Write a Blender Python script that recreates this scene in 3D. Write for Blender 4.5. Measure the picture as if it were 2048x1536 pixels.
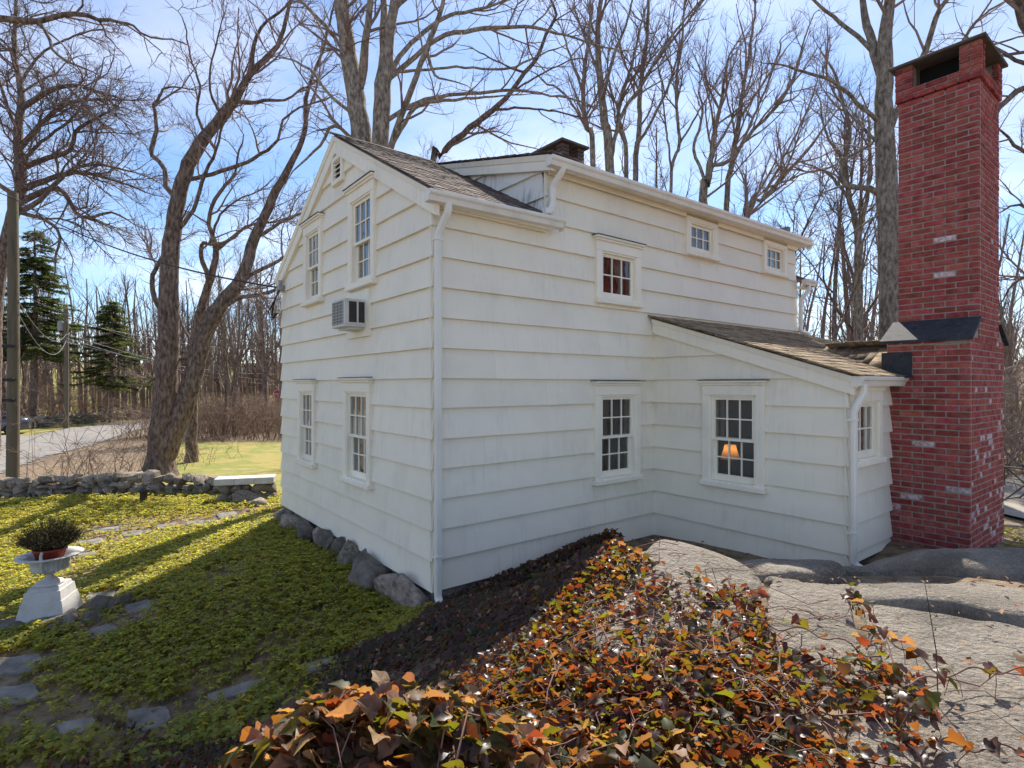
import bpy, math, random
import numpy as np
rng = np.random.default_rng(7)
random.seed(7)
for o in list(bpy.data.objects): bpy.data.objects.remove(o)
S = bpy.context.scene
COL = S.collection
R = math.radians

# ---------------------------------------------------------------- camera, sky, sun, exposure
F_PX, HORIZON, EYE = 1114.7, 769.0, 2.07          # focal length and horizon in photo pixels (2048 x 1536), eye height
cam_d = bpy.data.cameras.new('camera'); cam = bpy.data.objects.new('camera', cam_d); COL.objects.link(cam)
cam_d.sensor_width = 36; cam_d.lens = F_PX*36/2048; cam_d.shift_y = -(768-HORIZON)/2048
cam_d.clip_end = 2000; cam_d.clip_start = 0.05
cam.location = (0, 0, EYE); cam.rotation_euler = (R(90), 0, 0)
S.camera = cam
SUN_AZ, SUN_EL = R(15), R(49)                    # clockwise from the view direction (+Y)
sd = bpy.data.lights.new('sun', 'SUN'); sun = bpy.data.objects.new('sun', sd); COL.objects.link(sun)
sd.energy = 5.0; sd.angle = R(0.6); sd.color = (1, .93, .82)
sun.rotation_euler = (R(90)-SUN_EL, 0, math.pi-SUN_AZ)
sun.location = (20, 30, 40)
W = bpy.data.worlds.new('World'); S.world = W; W.use_nodes = True
nt = W.node_tree; nt.nodes.clear()
def N(t, typ, **k):
    n = t.nodes.new(typ)
    for a, b in k.items(): setattr(n, a, b)
    return n
sky = N(nt, 'ShaderNodeTexSky'); sky.sky_type = 'NISHITA'; sky.sun_disc = False
sky.sun_elevation = SUN_EL; sky.sun_rotation = SUN_AZ
sky.air_density = 1.0; sky.dust_density = 0.4; sky.ozone_density = 6.0
tc = N(nt, 'ShaderNodeTexCoord'); sep = N(nt, 'ShaderNodeSeparateXYZ'); nt.links.new(tc.outputs['Generated'], sep.inputs[0])
mx = N(nt, 'ShaderNodeMath', operation='MAXIMUM'); nt.links.new(sep.outputs[2], mx.inputs[0]); mx.inputs[1].default_value = 0.0
ad = N(nt, 'ShaderNodeMath', operation='ADD'); nt.links.new(mx.outputs[0], ad.inputs[0]); ad.inputs[1].default_value = 0.22
dv = N(nt, 'ShaderNodeVectorMath', operation='DIVIDE'); nt.links.new(tc.outputs['Generated'], dv.inputs[0])
cb = N(nt, 'ShaderNodeCombineXYZ')
for i in range(3): nt.links.new(ad.outputs[0], cb.inputs[i])
nt.links.new(cb.outputs[0], dv.inputs[1])
mp = N(nt, 'ShaderNodeMapping'); nt.links.new(dv.outputs[0], mp.inputs[0]); mp.inputs['Scale'].default_value = (.8, 1.15, .1); mp.inputs['Location'].default_value = (.55, 1.9, 0)
cn = N(nt, 'ShaderNodeTexNoise'); nt.links.new(mp.outputs[0], cn.inputs['Vector'])
cn.inputs['Scale'].default_value = 1.5; cn.inputs['Detail'].default_value = 7; cn.inputs['Roughness'].default_value = .55
cr = N(nt, 'ShaderNodeValToRGB'); nt.links.new(cn.outputs['Fac'], cr.inputs[0])
cr.color_ramp.elements[0].position = .43; cr.color_ramp.elements[0].color = (0, 0, 0, 1)
cr.color_ramp.elements[1].position = .82; cr.color_ramp.elements[1].color = (.68, .68, .68, 1)
cm = N(nt, 'ShaderNodeMix', data_type='RGBA'); nt.links.new(cr.outputs[0], cm.inputs[0]); nt.links.new(sky.outputs[0], cm.inputs[6])
cm.inputs[7].default_value = (7.9, 7.6, 8.0, 1)
bg = N(nt, 'ShaderNodeBackground'); bg.inputs[1].default_value = .12; nt.links.new(cm.outputs[2], bg.inputs[0])
wo = N(nt, 'ShaderNodeOutputWorld'); nt.links.new(bg.outputs[0], wo.inputs[0])
S.view_settings.view_transform = 'Standard'; S.view_settings.look = 'None'; S.view_settings.exposure = 0.69; S.view_settings.gamma = 1
S.view_settings.use_curve_mapping = False

# ---------------------------------------------------------------- helpers
def link(o, parent=None):
    COL.objects.link(o)
    if parent is not None: o.parent = parent
    return o
def tag(o, label=None, cat=None, group=None, kind=None):
    if label: o['label'] = label
    if cat: o['category'] = cat
    if group: o['group'] = group
    if kind: o['kind'] = kind
    return o
def empty(name, loc=(0, 0, 0), rz=0, parent=None):
    o = bpy.data.objects.new(name, None); o.location = loc; o.rotation_euler = (0, 0, rz); o.empty_display_size = .2
    return link(o, parent)
def mobj(name, V, Fc, mat, parent=None, smooth=False, rnd=None):
    """one mesh object; V (n,3), Fc list of faces or an (m,k) array; rnd: per-vertex random attribute"""
    me = bpy.data.meshes.new(name)
    V = np.asarray(V, dtype=np.float32).reshape(-1, 3)
    if isinstance(Fc, np.ndarray):
        m, k = Fc.shape
        me.vertices.add(len(V)); me.vertices.foreach_set('co', V.ravel())
        me.loops.add(m*k); me.loops.foreach_set('vertex_index', Fc.astype(np.int32).ravel())
        me.polygons.add(m); me.polygons.foreach_set('loop_start', np.arange(0, m*k, k, dtype=np.int32))
        me.update(calc_edges=True)
    else:
        me.from_pydata(V.tolist(), [], Fc)
    if smooth: me.polygons.foreach_set('use_smooth', np.ones(len(me.polygons), dtype=bool))
    if rnd is not None:
        a = me.attributes.new('rnd', 'FLOAT', 'POINT'); a.data.foreach_set('value', np.asarray(rnd, dtype=np.float32))
    if mat is not None: me.materials.append(mat)
    return link(bpy.data.objects.new(name, me), parent)
class MB:
    """collects boxes, prisms and tubes into ONE mesh"""
    def __init__(s): s.v = []; s.f = []
    def add(s, V, Fc):
        n = len(s.v); s.v += [tuple(map(float, p)) for p in V]; s.f += [tuple(i+n for i in f) for f in Fc]; return s
    def hexa(s, p):     # 8 points: bottom 4 (ccw), top 4
        return s.add(p, [(3,2,1,0),(4,5,6,7),(0,1,5,4),(1,2,6,5),(2,3,7,6),(3,0,4,7)])
    def box(s, x0, x1, y0, y1, z0, z1):
        return s.hexa([(x0,y0,z0),(x1,y0,z0),(x1,y1,z0),(x0,y1,z0),(x0,y0,z1),(x1,y0,z1),(x1,y1,z1),(x0,y1,z1)])
    def cbox(s, x0, x1, y0, y1, z0, z1, c=.004, fn=None):   # chamfered box
        V = []; 
        for sx in (0, 1):
            for sy in (0, 1):
                for sz in (0, 1):
                    X = (x0, x1)[sx]; Y = (y0, y1)[sy]; Z = (z0, z1)[sz]; a = c*(1-2*sx); b = c*(1-2*sy); d = c*(1-2*sz)
                    V += [(X, Y+b, Z+d), (X+a, Y, Z+d), (X+a, Y+b, Z)]
        i = lambda sx, sy, sz, k: (sx*4+sy*2+sz)*3+k
        Fc = []
        for q in (0, 1):
            Fc.append([i(q,0,0,0), i(q,1,0,0), i(q,1,1,0), i(q,0,1,0)])
            Fc.append([i(0,q,0,1), i(1,q,0,1), i(1,q,1,1), i(0,q,1,1)])
            Fc.append([i(0,0,q,2), i(1,0,q,2), i(1,1,q,2), i(0,1,q,2)])
        for a in (0, 1):
            for b in (0, 1):
                Fc.append([i(a,b,0,0), i(a,b,1,0), i(a,b,1,1), i(a,b,0,1)])
                Fc.append([i(a,0,b,0), i(a,1,b,0), i(a,1,b,2), i(a,0,b,2)])
                Fc.append([i(0,a,b,1), i(1,a,b,1), i(1,a,b,2), i(0,a,b,2)])
                for d in (0, 1): Fc.append([i(a,b,d,0), i(a,b,d,1), i(a,b,d,2)])
        if fn: V = [fn(*p) for p in V]
        return s.add(V, Fc)
    def sweep(s, path, prof, closed=True, caps=True, up=(0, 0, 1)):   # profile (list of 2-d) along path, mitred
        path = [np.array(p, float) for p in path]; n = len(path); V = []; m = len(prof)
        for i, p in enumerate(path):
            a = path[max(i-1, 0)]; b = path[min(i+1, n-1)]
            t1 = path[i]-a; t2 = b-path[i]
            l1 = np.linalg.norm(t1); l2 = np.linalg.norm(t2)
            t = (t1/l1 if l1 > 0 else 0)+(t2/l2 if l2 > 0 else 0); t = t/np.linalg.norm(t)
            tt = (t2/l2) if l2 > 0 else t1/l1
            sc = 1/max(abs(float(np.dot(t, tt))), .4)
            u = np.array(up, float)
            sx = np.cross(t, u); sx /= np.linalg.norm(sx); sy = np.cross(sx, t)
            for q in prof: V.append(p+sx*q[0]+sy*q[1]*sc)
        Fc = []
        for i in range(n-1):
            for j in range(m if closed else m-1):
                k = (j+1) % m; Fc.append((i*m+j, i*m+k, (i+1)*m+k, (i+1)*m+j))
        if caps: Fc += [tuple(range(m))[::-1], tuple(range((n-1)*m, n*m))]
        return s.add(V, Fc)
    def tube(s, path, rad, sides=8, caps=True):
        P = np.array(path, float)[None]; Rr = np.broadcast_to(np.asarray(rad, float), (1, P.shape[1]))
        V, Fq = tubes(P, Rr, sides); Fl = [tuple(q) for q in Fq.tolist()]
        if caps: n = len(V); Fl += [tuple(range(sides))[::-1], tuple(range(n-sides, n))]
        return s.add(V.tolist(), Fl)
    def lathe(s, prof, sides=24, loc=(0, 0, 0), fn=None):
        V = []; m = len(prof)
        for j in range(sides):
            a = 2*math.pi*j/sides
            for i, (r, z) in enumerate(prof):
                rr = r if fn is None else fn(r, z, a, i)
                V.append((loc[0]+rr*math.cos(a), loc[1]+rr*math.sin(a), loc[2]+z))
        Fc = [(j*m+i, ((j+1) % sides)*m+i, ((j+1) % sides)*m+i+1, j*m+i+1) for j in range(sides) for i in range(m-1)]
        return s.add(V, Fc)
    def build(s, name, mat, parent=None, smooth=False): return mobj(name, s.v, s.f, mat, parent, smooth)
def tubes(P, Rr, sides):
    n, k, _ = P.shape
    T = np.empty_like(P); T[:, 1:-1] = P[:, 2:]-P[:, :-2]; T[:, 0] = P[:, 1]-P[:, 0]; T[:, -1] = P[:, -1]-P[:, -2]
    T /= np.linalg.norm(T, axis=2, keepdims=True)+1e-9
    mean = P[:, -1]-P[:, 0]; mean /= np.linalg.norm(mean, axis=1, keepdims=True)+1e-9
    ref = np.where((np.abs(mean[:, 2]) > .75)[:, None], np.array([1., .13, .07]), np.array([.05, .09, 1.]))
    A = np.cross(T, ref[:, None]); A /= np.linalg.norm(A, axis=2, keepdims=True)+1e-9
    B = np.cross(T, A)
    ang = np.arange(sides)*2*math.pi/sides
    V = P[:, :, None]+Rr[:, :, None, None]*(np.cos(ang)[:, None]*A[:, :, None]+np.sin(ang)[:, None]*B[:, :, None])
    i = (np.arange(n)*k*sides)[:, None, None]; j = (np.arange(k-1)*sides)[None, :, None]; a = np.arange(sides)[None, None, :]; b = (a+1) % sides
    Fq = np.stack([i+j+a, i+j+b, i+j+sides+b, i+j+sides+a], -1).reshape(-1, 4)
    return V.reshape(-1, 3), Fq
def vnoise(x, y, seed=0, scale=1.0):     # smooth value noise on arrays
    x = np.asarray(x, float)*scale; y = np.asarray(y, float)*scale
    xi = np.floor(x).astype(np.int64); yi = np.floor(y).astype(np.int64); fx = x-xi; fy = y-yi
    fx = fx*fx*(3-2*fx); fy = fy*fy*(3-2*fy)
    def h(a, b):
        v = (a*374761393+b*668265263+seed*974711) & 0x7fffffff
        v = ((v ^ (v >> 13))*1274126177) & 0x7fffffff
        return ((v ^ (v >> 16)) & 0xffff)/65535.
    return (h(xi, yi)*(1-fx)+h(xi+1, yi)*fx)*(1-fy)+(h(xi, yi+1)*(1-fx)+h(xi+1, yi+1)*fx)*fy
def fbm(x, y, seed=0, scale=1., octv=4):
    s = 0; a = .5
    for i in range(octv): s = s+a*(vnoise(x, y, seed+i, scale*2**i)-.5); a *= .5
    return s
def P3(px, py, Z): return np.array([(px-1024)/F_PX*Z, Z, EYE+(HORIZON-py)/F_PX*Z])    # photo pixel at a known depth

# ---------------------------------------------------------------- materials
def mat(name, cols, scale=4., rough=.8, bump=.0, stretch=(1, 1, 1), vary=.0, spec=.3, detail=5, bscale=None, hue=0., metal=0., transl=None, coords='Object', sheen=None, contrast=(.3, .7)):
    """procedural: noise mixes the colours; 'vary' shifts brightness per object and per piece; transl = colour let through from behind"""
    m = bpy.data.materials.new(name); m.use_nodes = True; t = m.node_tree; t.nodes.clear()
    out = N(t, 'ShaderNodeOutputMaterial'); b = N(t, 'ShaderNodeBsdfPrincipled')
    tcn = N(t, 'ShaderNodeTexCoord'); mpn = N(t, 'ShaderNodeMapping'); t.links.new(tcn.outputs[coords], mpn.inputs[0]); mpn.inputs['Scale'].default_value = stretch
    oi = N(t, 'ShaderNodeObjectInfo'); at = N(t, 'ShaderNodeAttribute'); at.attribute_name = 'rnd'
    sm = N(t, 'ShaderNodeMath', operation='ADD'); t.links.new(oi.outputs['Random'], sm.inputs[0]); t.links.new(at.outputs['Fac'], sm.inputs[1])
    fr = N(t, 'ShaderNodeMath', operation='FRACT'); t.links.new(sm.outputs[0], fr.inputs[0])
    off = N(t, 'ShaderNodeVectorMath', operation='SCALE'); off.inputs[0].default_value = (37., 17., 53.); t.links.new(fr.outputs[0], off.inputs['Scale'])
    ad2 = N(t, 'ShaderNodeVectorMath', operation='ADD'); t.links.new(mpn.outputs[0], ad2.inputs[0])
    if vary: t.links.new(off.outputs[0], ad2.inputs[1])
    no = N(t, 'ShaderNodeTexNoise'); t.links.new(ad2.outputs[0], no.inputs['Vector']); no.inputs['Scale'].default_value = scale; no.inputs['Detail'].default_value = detail; no.inputs['Roughness'].default_value = .6
    ra = N(t, 'ShaderNodeValToRGB'); t.links.new(no.outputs['Fac'], ra.inputs[0])
    el = ra.color_ramp.elements
    while len(el) < len(cols): el.new(.5)
    for i, c in enumerate(cols):
        el[i].position = contrast[0]+(contrast[1]-contrast[0])*i/max(len(cols)-1, 1); el[i].color = (*c, 1)
    if len(cols) == 1: el[1].color = (*cols[0], 1)
    col = ra.outputs[0]
    if vary:
        mr = N(t, 'ShaderNodeMapRange'); t.links.new(fr.outputs[0], mr.inputs[0]); mr.inputs[3].default_value = 1-vary; mr.inputs[4].default_value = 1+vary
        hs = N(t, 'ShaderNodeHueSaturation'); t.links.new(col, hs.inputs['Color']); t.links.new(mr.outputs[0], hs.inputs['Value'])
        if hue:
            f2 = N(t, 'ShaderNodeMath', operation='MULTIPLY'); t.links.new(fr.outputs[0], f2.inputs[0]); f2.inputs[1].default_value = 7.31
            f3 = N(t, 'ShaderNodeMath', operation='FRACT'); t.links.new(f2.outputs[0], f3.inputs[0])
            mh = N(t, 'ShaderNodeMapRange'); t.links.new(f3.outputs[0], mh.inputs[0]); mh.inputs[3].default_value = .5-hue; mh.inputs[4].default_value = .5+hue
            t.links.new(mh.outputs[0], hs.inputs['Hue'])
        col = hs.outputs[0]
    t.links.new(col, b.inputs['Base Color']); b.inputs['Roughness'].default_value = rough; b.inputs['Specular IOR Level'].default_value = spec; b.inputs['Metallic'].default_value = metal
    if bump:
        n2 = N(t, 'ShaderNodeTexNoise'); t.links.new(ad2.outputs[0], n2.inputs['Vector']); n2.inputs['Scale'].default_value = bscale or scale*4; n2.inputs['Detail'].default_value = 6; n2.inputs['Roughness'].default_value = .65
        bp = N(t, 'ShaderNodeBump'); t.links.new(n2.outputs['Fac'], bp.inputs['Height']); bp.inputs['Strength'].default_value = min(bump, 1); bp.inputs['Distance'].default_value = .02 if bump <= 1 else .02*bump
        t.links.new(bp.outputs[0], b.inputs['Normal'])
    surf = b.outputs[0]
    if transl:
        tr = N(t, 'ShaderNodeBsdfTranslucent')
        if vary:
            h2 = N(t, 'ShaderNodeHueSaturation'); h2.inputs['Color'].default_value = (*transl, 1); t.links.new(mr.outputs[0], h2.inputs['Value'])
            if hue: t.links.new(mh.outputs[0], h2.inputs['Hue'])
            t.links.new(h2.outputs[0], tr.inputs[0])
        else: tr.inputs[0].default_value = (*transl, 1)
        ms = N(t, 'ShaderNodeMixShader'); ms.inputs[0].default_value = .5; t.links.new(surf, ms.inputs[1]); t.links.new(tr.outputs[0], ms.inputs[2]); surf = ms.outputs[0]
    t.links.new(surf, out.inputs[0])
    return m
def glass_mat(name, tint=(.9, .93, .92), ior=1.5):
    m = bpy.data.materials.new(name); m.use_nodes = True; t = m.node_tree; t.nodes.clear()
    out = N(t, 'ShaderNodeOutputMaterial'); fz = N(t, 'ShaderNodeFresnel'); fz.inputs[0].default_value = ior
    tcn = N(t, 'ShaderNodeTexCoord'); no = N(t, 'ShaderNodeTexNoise'); t.links.new(tcn.outputs['Object'], no.inputs['Vector']); no.inputs['Scale'].default_value = 5
    bp = N(t, 'ShaderNodeBump'); t.links.new(no.outputs['Fac'], bp.inputs['Height']); bp.inputs['Strength'].default_value = .12; bp.inputs['Distance'].default_value = .01
    gl = N(t, 'ShaderNodeBsdfGlossy'); gl.inputs['Roughness'].default_value = .02; t.links.new(bp.outputs[0], gl.inputs['Normal'])
    tr = N(t, 'ShaderNodeBsdfTransparent'); tr.inputs[0].default_value = (*tint, 1)
    ad = N(t, 'ShaderNodeMath', operation='MULTIPLY'); t.links.new(fz.outputs[0], ad.inputs[0]); ad.inputs[1].default_value = 2.6
    ms = N(t, 'ShaderNodeMixShader'); t.links.new(ad.outputs[0], ms.inputs[0]); t.links.new(tr.outputs[0], ms.inputs[1]); t.links.new(gl.outputs[0], ms.inputs[2]); t.links.new(ms.outputs[0], out.inputs[0])
    return m
def siding_mat(name, base, dirt, amount):
    """painted wood: pale paint, thin vertical weather streaks, mildew patches, fine vertical combing"""
    m = mat(name, [tuple(c*.93 for c in base), base, tuple(min(1, c*1.03) for c in base)], scale=1.6, rough=.55, vary=.025, spec=.3)
    t = m.node_tree; b = [n for n in t.nodes if n.type == 'BSDF_PRINCIPLED'][0]; src = b.inputs['Base Color'].links[0].from_socket
    tcn = N(t, 'ShaderNodeTexCoord')
    mp1 = N(t, 'ShaderNodeMapping'); t.links.new(tcn.outputs['Object'], mp1.inputs[0]); mp1.inputs['Scale'].default_value = (22, 22, 1.2)
    n1 = N(t, 'ShaderNodeTexNoise'); t.links.new(mp1.outputs[0], n1.inputs['Vector']); n1.inputs['Scale'].default_value = 1; n1.inputs['Detail'].default_value = 6
    mp2 = N(t, 'ShaderNodeMapping'); t.links.new(tcn.outputs['Object'], mp2.inputs[0]); mp2.inputs['Scale'].default_value = (1.3, 1.3, 1.9)
    n2 = N(t, 'ShaderNodeTexNoise'); t.links.new(mp2.outputs[0], n2.inputs['Vector']); n2.inputs['Scale'].default_value = 1.1; n2.inputs['Detail'].default_value = 4
    mul = N(t, 'ShaderNodeMath', operation='MULTIPLY'); t.links.new(n1.outputs[0], mul.inputs[0]); t.links.new(n2.outputs[0], mul.inputs[1])
    rp = N(t, 'ShaderNodeMapRange'); t.links.new(mul.outputs[0], rp.inputs[0]); rp.inputs[1].default_value = .27; rp.inputs[2].default_value = .46; rp.inputs[4].default_value = amount
    mxx = N(t, 'ShaderNodeMix', data_type='RGBA'); t.links.new(rp.outputs[0], mxx.inputs[0]); t.links.new(src, mxx.inputs[6]); mxx.inputs[7].default_value = (*dirt, 1)
    t.links.new(mxx.outputs[2], b.inputs['Base Color'])
    mp3 = N(t, 'ShaderNodeMapping'); t.links.new(tcn.outputs['Object'], mp3.inputs[0]); mp3.inputs['Scale'].default_value = (160, 160, 5)
    n3 = N(t, 'ShaderNodeTexNoise'); t.links.new(mp3.outputs[0], n3.inputs['Vector']); n3.inputs['Scale'].default_value = 1
    bp = N(t, 'ShaderNodeBump'); t.links.new(n3.outputs[0], bp.inputs['Height']); bp.inputs['Strength'].default_value = .25; bp.inputs['Distance'].default_value = .004; t.links.new(bp.outputs[0], b.inputs['Normal'])
    return m
def rock_mat(name, base, bump=1.6):
    m = mat(name, base, scale=2.2, rough=.92, bump=bump, vary=.10, detail=10, bscale=26, contrast=(.34, .66))
    t = m.node_tree; b = [n for n in t.nodes if n.type == 'BSDF_PRINCIPLED'][0]; src = b.inputs['Base Color'].links[0].from_socket
    tcn = N(t, 'ShaderNodeTexCoord'); mp1 = N(t, 'ShaderNodeMapping'); t.links.new(tcn.outputs['Object'], mp1.inputs[0]); mp1.inputs['Scale'].default_value = (1., 2.2, 1.5); mp1.inputs['Rotation'].default_value = (0, 0, .5)
    def layer(src, scale, lo, hi, col, amt, detail=3, rgh=.6):
        n = N(t, 'ShaderNodeTexNoise'); t.links.new(mp1.outputs[0], n.inputs['Vector']); n.inputs['Scale'].default_value = scale; n.inputs['Detail'].default_value = detail; n.inputs['Roughness'].default_value = rgh
        r = N(t, 'ShaderNodeMapRange'); t.links.new(n.outputs[0], r.inputs[0]); r.inputs[1].default_value = lo; r.inputs[2].default_value = hi; r.inputs[4].default_value = amt
        x = N(t, 'ShaderNodeMix', data_type='RGBA'); t.links.new(r.outputs[0], x.inputs[0]); t.links.new(src, x.inputs[6]); x.inputs[7].default_value = (*col, 1); return x.outputs[2]
    src = layer(src, 38, .50, .66, (.60, .55, .47), .45); src = layer(src, 60, .53, .68, (.07, .06, .052), .5); src = layer(src, 1.3, .52, .70, (.13, .11, .085), .6, 12); src = layer(src, 5, .60, .72, (.40, .41, .30), .5, 6)
    t.links.new(src, b.inputs['Base Color']); return m
M = {}
M['siding'] = siding_mat('painted_siding', (.89, .82, .67), (.36, .345, .305), .17)
M['cheek'] = siding_mat('mildewed_siding', (.84, .80, .72), (.17, .17, .165), .9)
M['trim'] = siding_mat('painted_trim', (.92, .85, .70), (.40, .38, .34), .2)
M['gutter'] = mat('painted_gutter', [(.70, .66, .58), (.83, .785, .69), (.86, .815, .72)], scale=3, rough=.4, vary=.02, stretch=(1, 1, .3), spec=.4)
M['drip'] = mat('lead_drip_cap', [(.05, .05, .05), (.12, .115, .11)], scale=14, rough=.6)
M['glass'] = glass_mat('window_glass')
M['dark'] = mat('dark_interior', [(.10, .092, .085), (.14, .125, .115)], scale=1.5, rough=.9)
M['core'] = mat('wall_sheathing', [(.22, .20, .18)], rough=.9)
M['curtain'] = mat('curtain_cloth', [(.55, .53, .49), (.70, .67, .62)], scale=6, rough=.9, transl=(.4, .38, .34), vary=.05)
M['shingle'] = mat('weathered_shingle', [(.055, .042, .038), (.13, .095, .08), (.26, .20, .155)], scale=7, rough=.9, bump=.6, vary=.42, stretch=(1.2, 1.2, 5), bscale=30)
M['shingle_light'] = mat('bleached_shingle', [(.11, .085, .06), (.27, .20, .125), (.42, .32, .20)], scale=7, rough=.9, bump=.6, vary=.38, stretch=(1.2, 1.2, 5), bscale=30)
M['brick'] = mat('red_brick', [(.22, .045, .038), (.34, .075, .062), (.41, .14, .12)], scale=10, rough=.88, bump=.6, vary=.24, hue=.008, bscale=50, spec=.2)
M['brick_pale'] = mat('whitened_brick', [(.30, .08, .08), (.52, .38, .38), (.74, .68, .66)], scale=22, rough=.9, bump=.5, vary=.1)
M['mortar'] = mat('mortar', [(.26, .22, .19), (.38, .33, .285)], scale=20, rough=.95, bump=.5)
M['shade_black'] = mat('shade_black', [(.012, .011, .011)], rough=.95)  # near-black colour standing in for the shade inside openings
M['slate'] = mat('black_slate', [(.018, .020, .024), (.035, .038, .045), (.045, .045, .05), (.13, .125, .11)], scale=16, rough=.75, bump=.3, contrast=(.3, .78))
M['capstone'] = mat('brown_cap_slab', [(.075, .06, .052), (.12, .095, .08)], scale=7, rough=.8, bump=.4)
M['brown_brick'] = mat('brown_brick', [(.09, .062, .05), (.15, .10, .085)], scale=12, rough=.9, bump=.5, vary=.25)
M['rock'] = rock_mat('granite', [(.23, .195, .152), (.345, .295, .235), (.41, .355, .285)], 3.8)
M['rock_dark'] = rock_mat('grey_fieldstone', [(.16, .135, .105), (.27, .235, .19), (.37, .325, .265)], 2.6)
M['wallstone'] = mat('fieldstone', [(.12, .095, .07), (.30, .25, .19), (.46, .39, .30)], scale=5, rough=.9, bump=1., vary=.3, hue=.015, bscale=18)
M['flag'] = mat('flagstone', [(.13, .12, .10), (.23, .21, .18), (.33, .305, .265)], scale=6, rough=.85, bump=.9, vary=.15, bscale=25, detail=9)
M['soil'] = mat('leaf_litter_soil', [(.07, .048, .034), (.16, .115, .075), (.28, .205, .135), (.12, .11, .045)], scale=5, rough=.95, bump=1., detail=8, bscale=30)
M['road'] = mat('asphalt', [(.21, .195, .18), (.28, .26, .235)], scale=1.2, rough=.9, bump=.2, bscale=80)
M['lawn'] = mat('lawn_grass', [(.30, .23, .08), (.34, .28, .085), (.20, .22, .045), (.36, .29, .12)], scale=.8, rough=.95, bump=.8, bscale=30, detail=8)
M['bark'] = mat('maple_bark', [(.075, .053, .042), (.21, .15, .118), (.35, .27, .215)], scale=6, rough=.9, bump=3., vary=.12, stretch=(2.2, 2.2, .8), bscale=13, contrast=(.36, .66), detail=9)
M['bark_grey'] = mat('grey_bark', [(.13, .105, .08), (.31, .255, .20), (.48, .41, .335)], scale=6, rough=.9, bump=3., vary=.12, stretch=(2.2, 2.2, .9), bscale=14, contrast=(.36, .66), detail=9)
M['twig'] = mat('twig_bark', [(.17, .12, .105), (.30, .22, .19)], scale=2, rough=.85, vary=.2)
M['twig_far'] = mat('far_twig_bark', [(.17, .125, .10), (.29, .22, .17)], scale=1, rough=.9, vary=.3, hue=.02)
M['bramble'] = mat('bramble_cane', [(.15, .095, .068), (.33, .23, .16)], scale=1.5, rough=.9, vary=.45, hue=.02)
M['needle'] = mat('spruce_needles', [(.045, .065, .018), (.12, .14, .04)], scale=2, rough=.8, vary=.4, hue=.02, transl=(.16, .19, .05))
M['pachy'] = mat('pachysandra_leaf', [(.105, .145, .027), (.25, .26, .05)], scale=3, rough=.5, vary=.45, hue=.035, transl=(.72, .62, .07), spec=.4)
M['ivy'] = mat('ivy_leaf', [(.018, .012, .015), (.050, .026, .022), (.036, .030, .016)], scale=9, rough=.36, vary=.5, hue=.02, transl=(.31, .09, .016), spec=.5)
M['ivy_green'] = mat('green_ivy_leaf', [(.02, .025, .014), (.055, .07, .022)], scale=7, rough=.5, vary=.4, hue=.03, transl=(.21, .17, .012), spec=.4)
M['ivy_tan'] = mat('bronze_ivy_leaf', [(.14, .085, .045), (.36, .245, .15), (.26, .15, .07)], scale=6, rough=.5, vary=.35, hue=.02, transl=(.50, .24, .06), spec=.35)
M['vine'] = mat('ivy_stem', [(.16, .06, .05), (.34, .20, .15)], scale=5, rough=.7, vary=.3)
M['dry_leaf'] = mat('fallen_leaf', [(.16, .09, .05), (.30, .19, .11)], scale=6, rough=.9, vary=.35, hue=.02)
M['urn'] = mat('cast_stone', [(.42, .415, .40), (.54, .53, .51), (.60, .59, .57)], scale=5, rough=.75, bump=.3, bscale=40, vary=.03)
M['redpot'] = mat('red_pot', [(.22, .035, .02), (.30, .05, .03)], scale=5, rough=.6)
M['stem_dark'] = mat('dry_stems', [(.035, .026, .016), (.10, .075, .038)], scale=10, rough=.9)
M['bud'] = mat('dry_buds', [(.07, .055, .022), (.19, .155, .065)], scale=10, rough=.9, vary=.3)
M['pole'] = mat('pole_wood', [(.09, .075, .05), (.16, .13, .09), (.13, .13, .07)], scale=3, rough=.9, stretch=(6, 6, .35), bump=.6)
M['wire'] = mat('black_cable', [(.02, .02, .02)], rough=.6)
M['wire_grey'] = mat('grey_cable', [(.28, .28, .28)], rough=.5)
M['car'] = mat('car_paint', [(.10, .11, .125), (.12, .13, .145)], scale=.5, rough=.22, metal=.5, spec=.6)
M['carglass'] = mat('car_glass', [(.012, .014, .02)], rough=.06, spec=.8)
M['rubber'] = mat('tyre_rubber', [(.02, .02, .02)], rough=.8)
M['alloy'] = mat('alloy', [(.5, .5, .5)], rough=.3, metal=.8)
M['lampglass'] = mat('headlamp_glass', [(.6, .62, .65)], rough=.12, spec=.8)
M['red_sign'] = mat('red_sign', [(.42, .02, .025)], rough=.5)
M['white_sign'] = mat('white_sign', [(.75, .75, .75)], rough=.5)
M['steel'] = mat('galvanised_steel', [(.25, .25, .25), (.35, .35, .35)], scale=6, rough=.5, metal=.6)
M['ac'] = mat('cream_enamel', [(.60, .58, .53), (.68, .66, .61)], scale=4, rough=.45)
M['acdark'] = mat('dark_louvre', [(.05, .045, .04), (.09, .08, .07)], scale=10, rough=.6)
M['bronze'] = mat('dark_bronze', [(.04, .032, .025), (.07, .05, .035)], scale=8, rough=.5)
M['slab'] = mat('pale_stone_slab', [(.52, .50, .44), (.66, .64, .58)], scale=4, rough=.8, bump=.3)
M['chairfab'] = mat('taupe_sling', [(.20, .175, .15), (.26, .23, .195)], scale=30, rough=.9)
M['chairfr'] = mat('chair_frame', [(.10, .085, .07)], rough=.5)
M['patio'] = mat('patio_slabs', [(.26, .23, .19), (.36, .32, .26)], scale=2, rough=.9, bump=.5)
M['farwall'] = mat('far_brick_wall', [(.20, .10, .08), (.26, .14, .11)], scale=6, rough=.9)
M['farroof'] = mat('far_roof', [(.10, .09, .09)], rough=.9)
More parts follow.
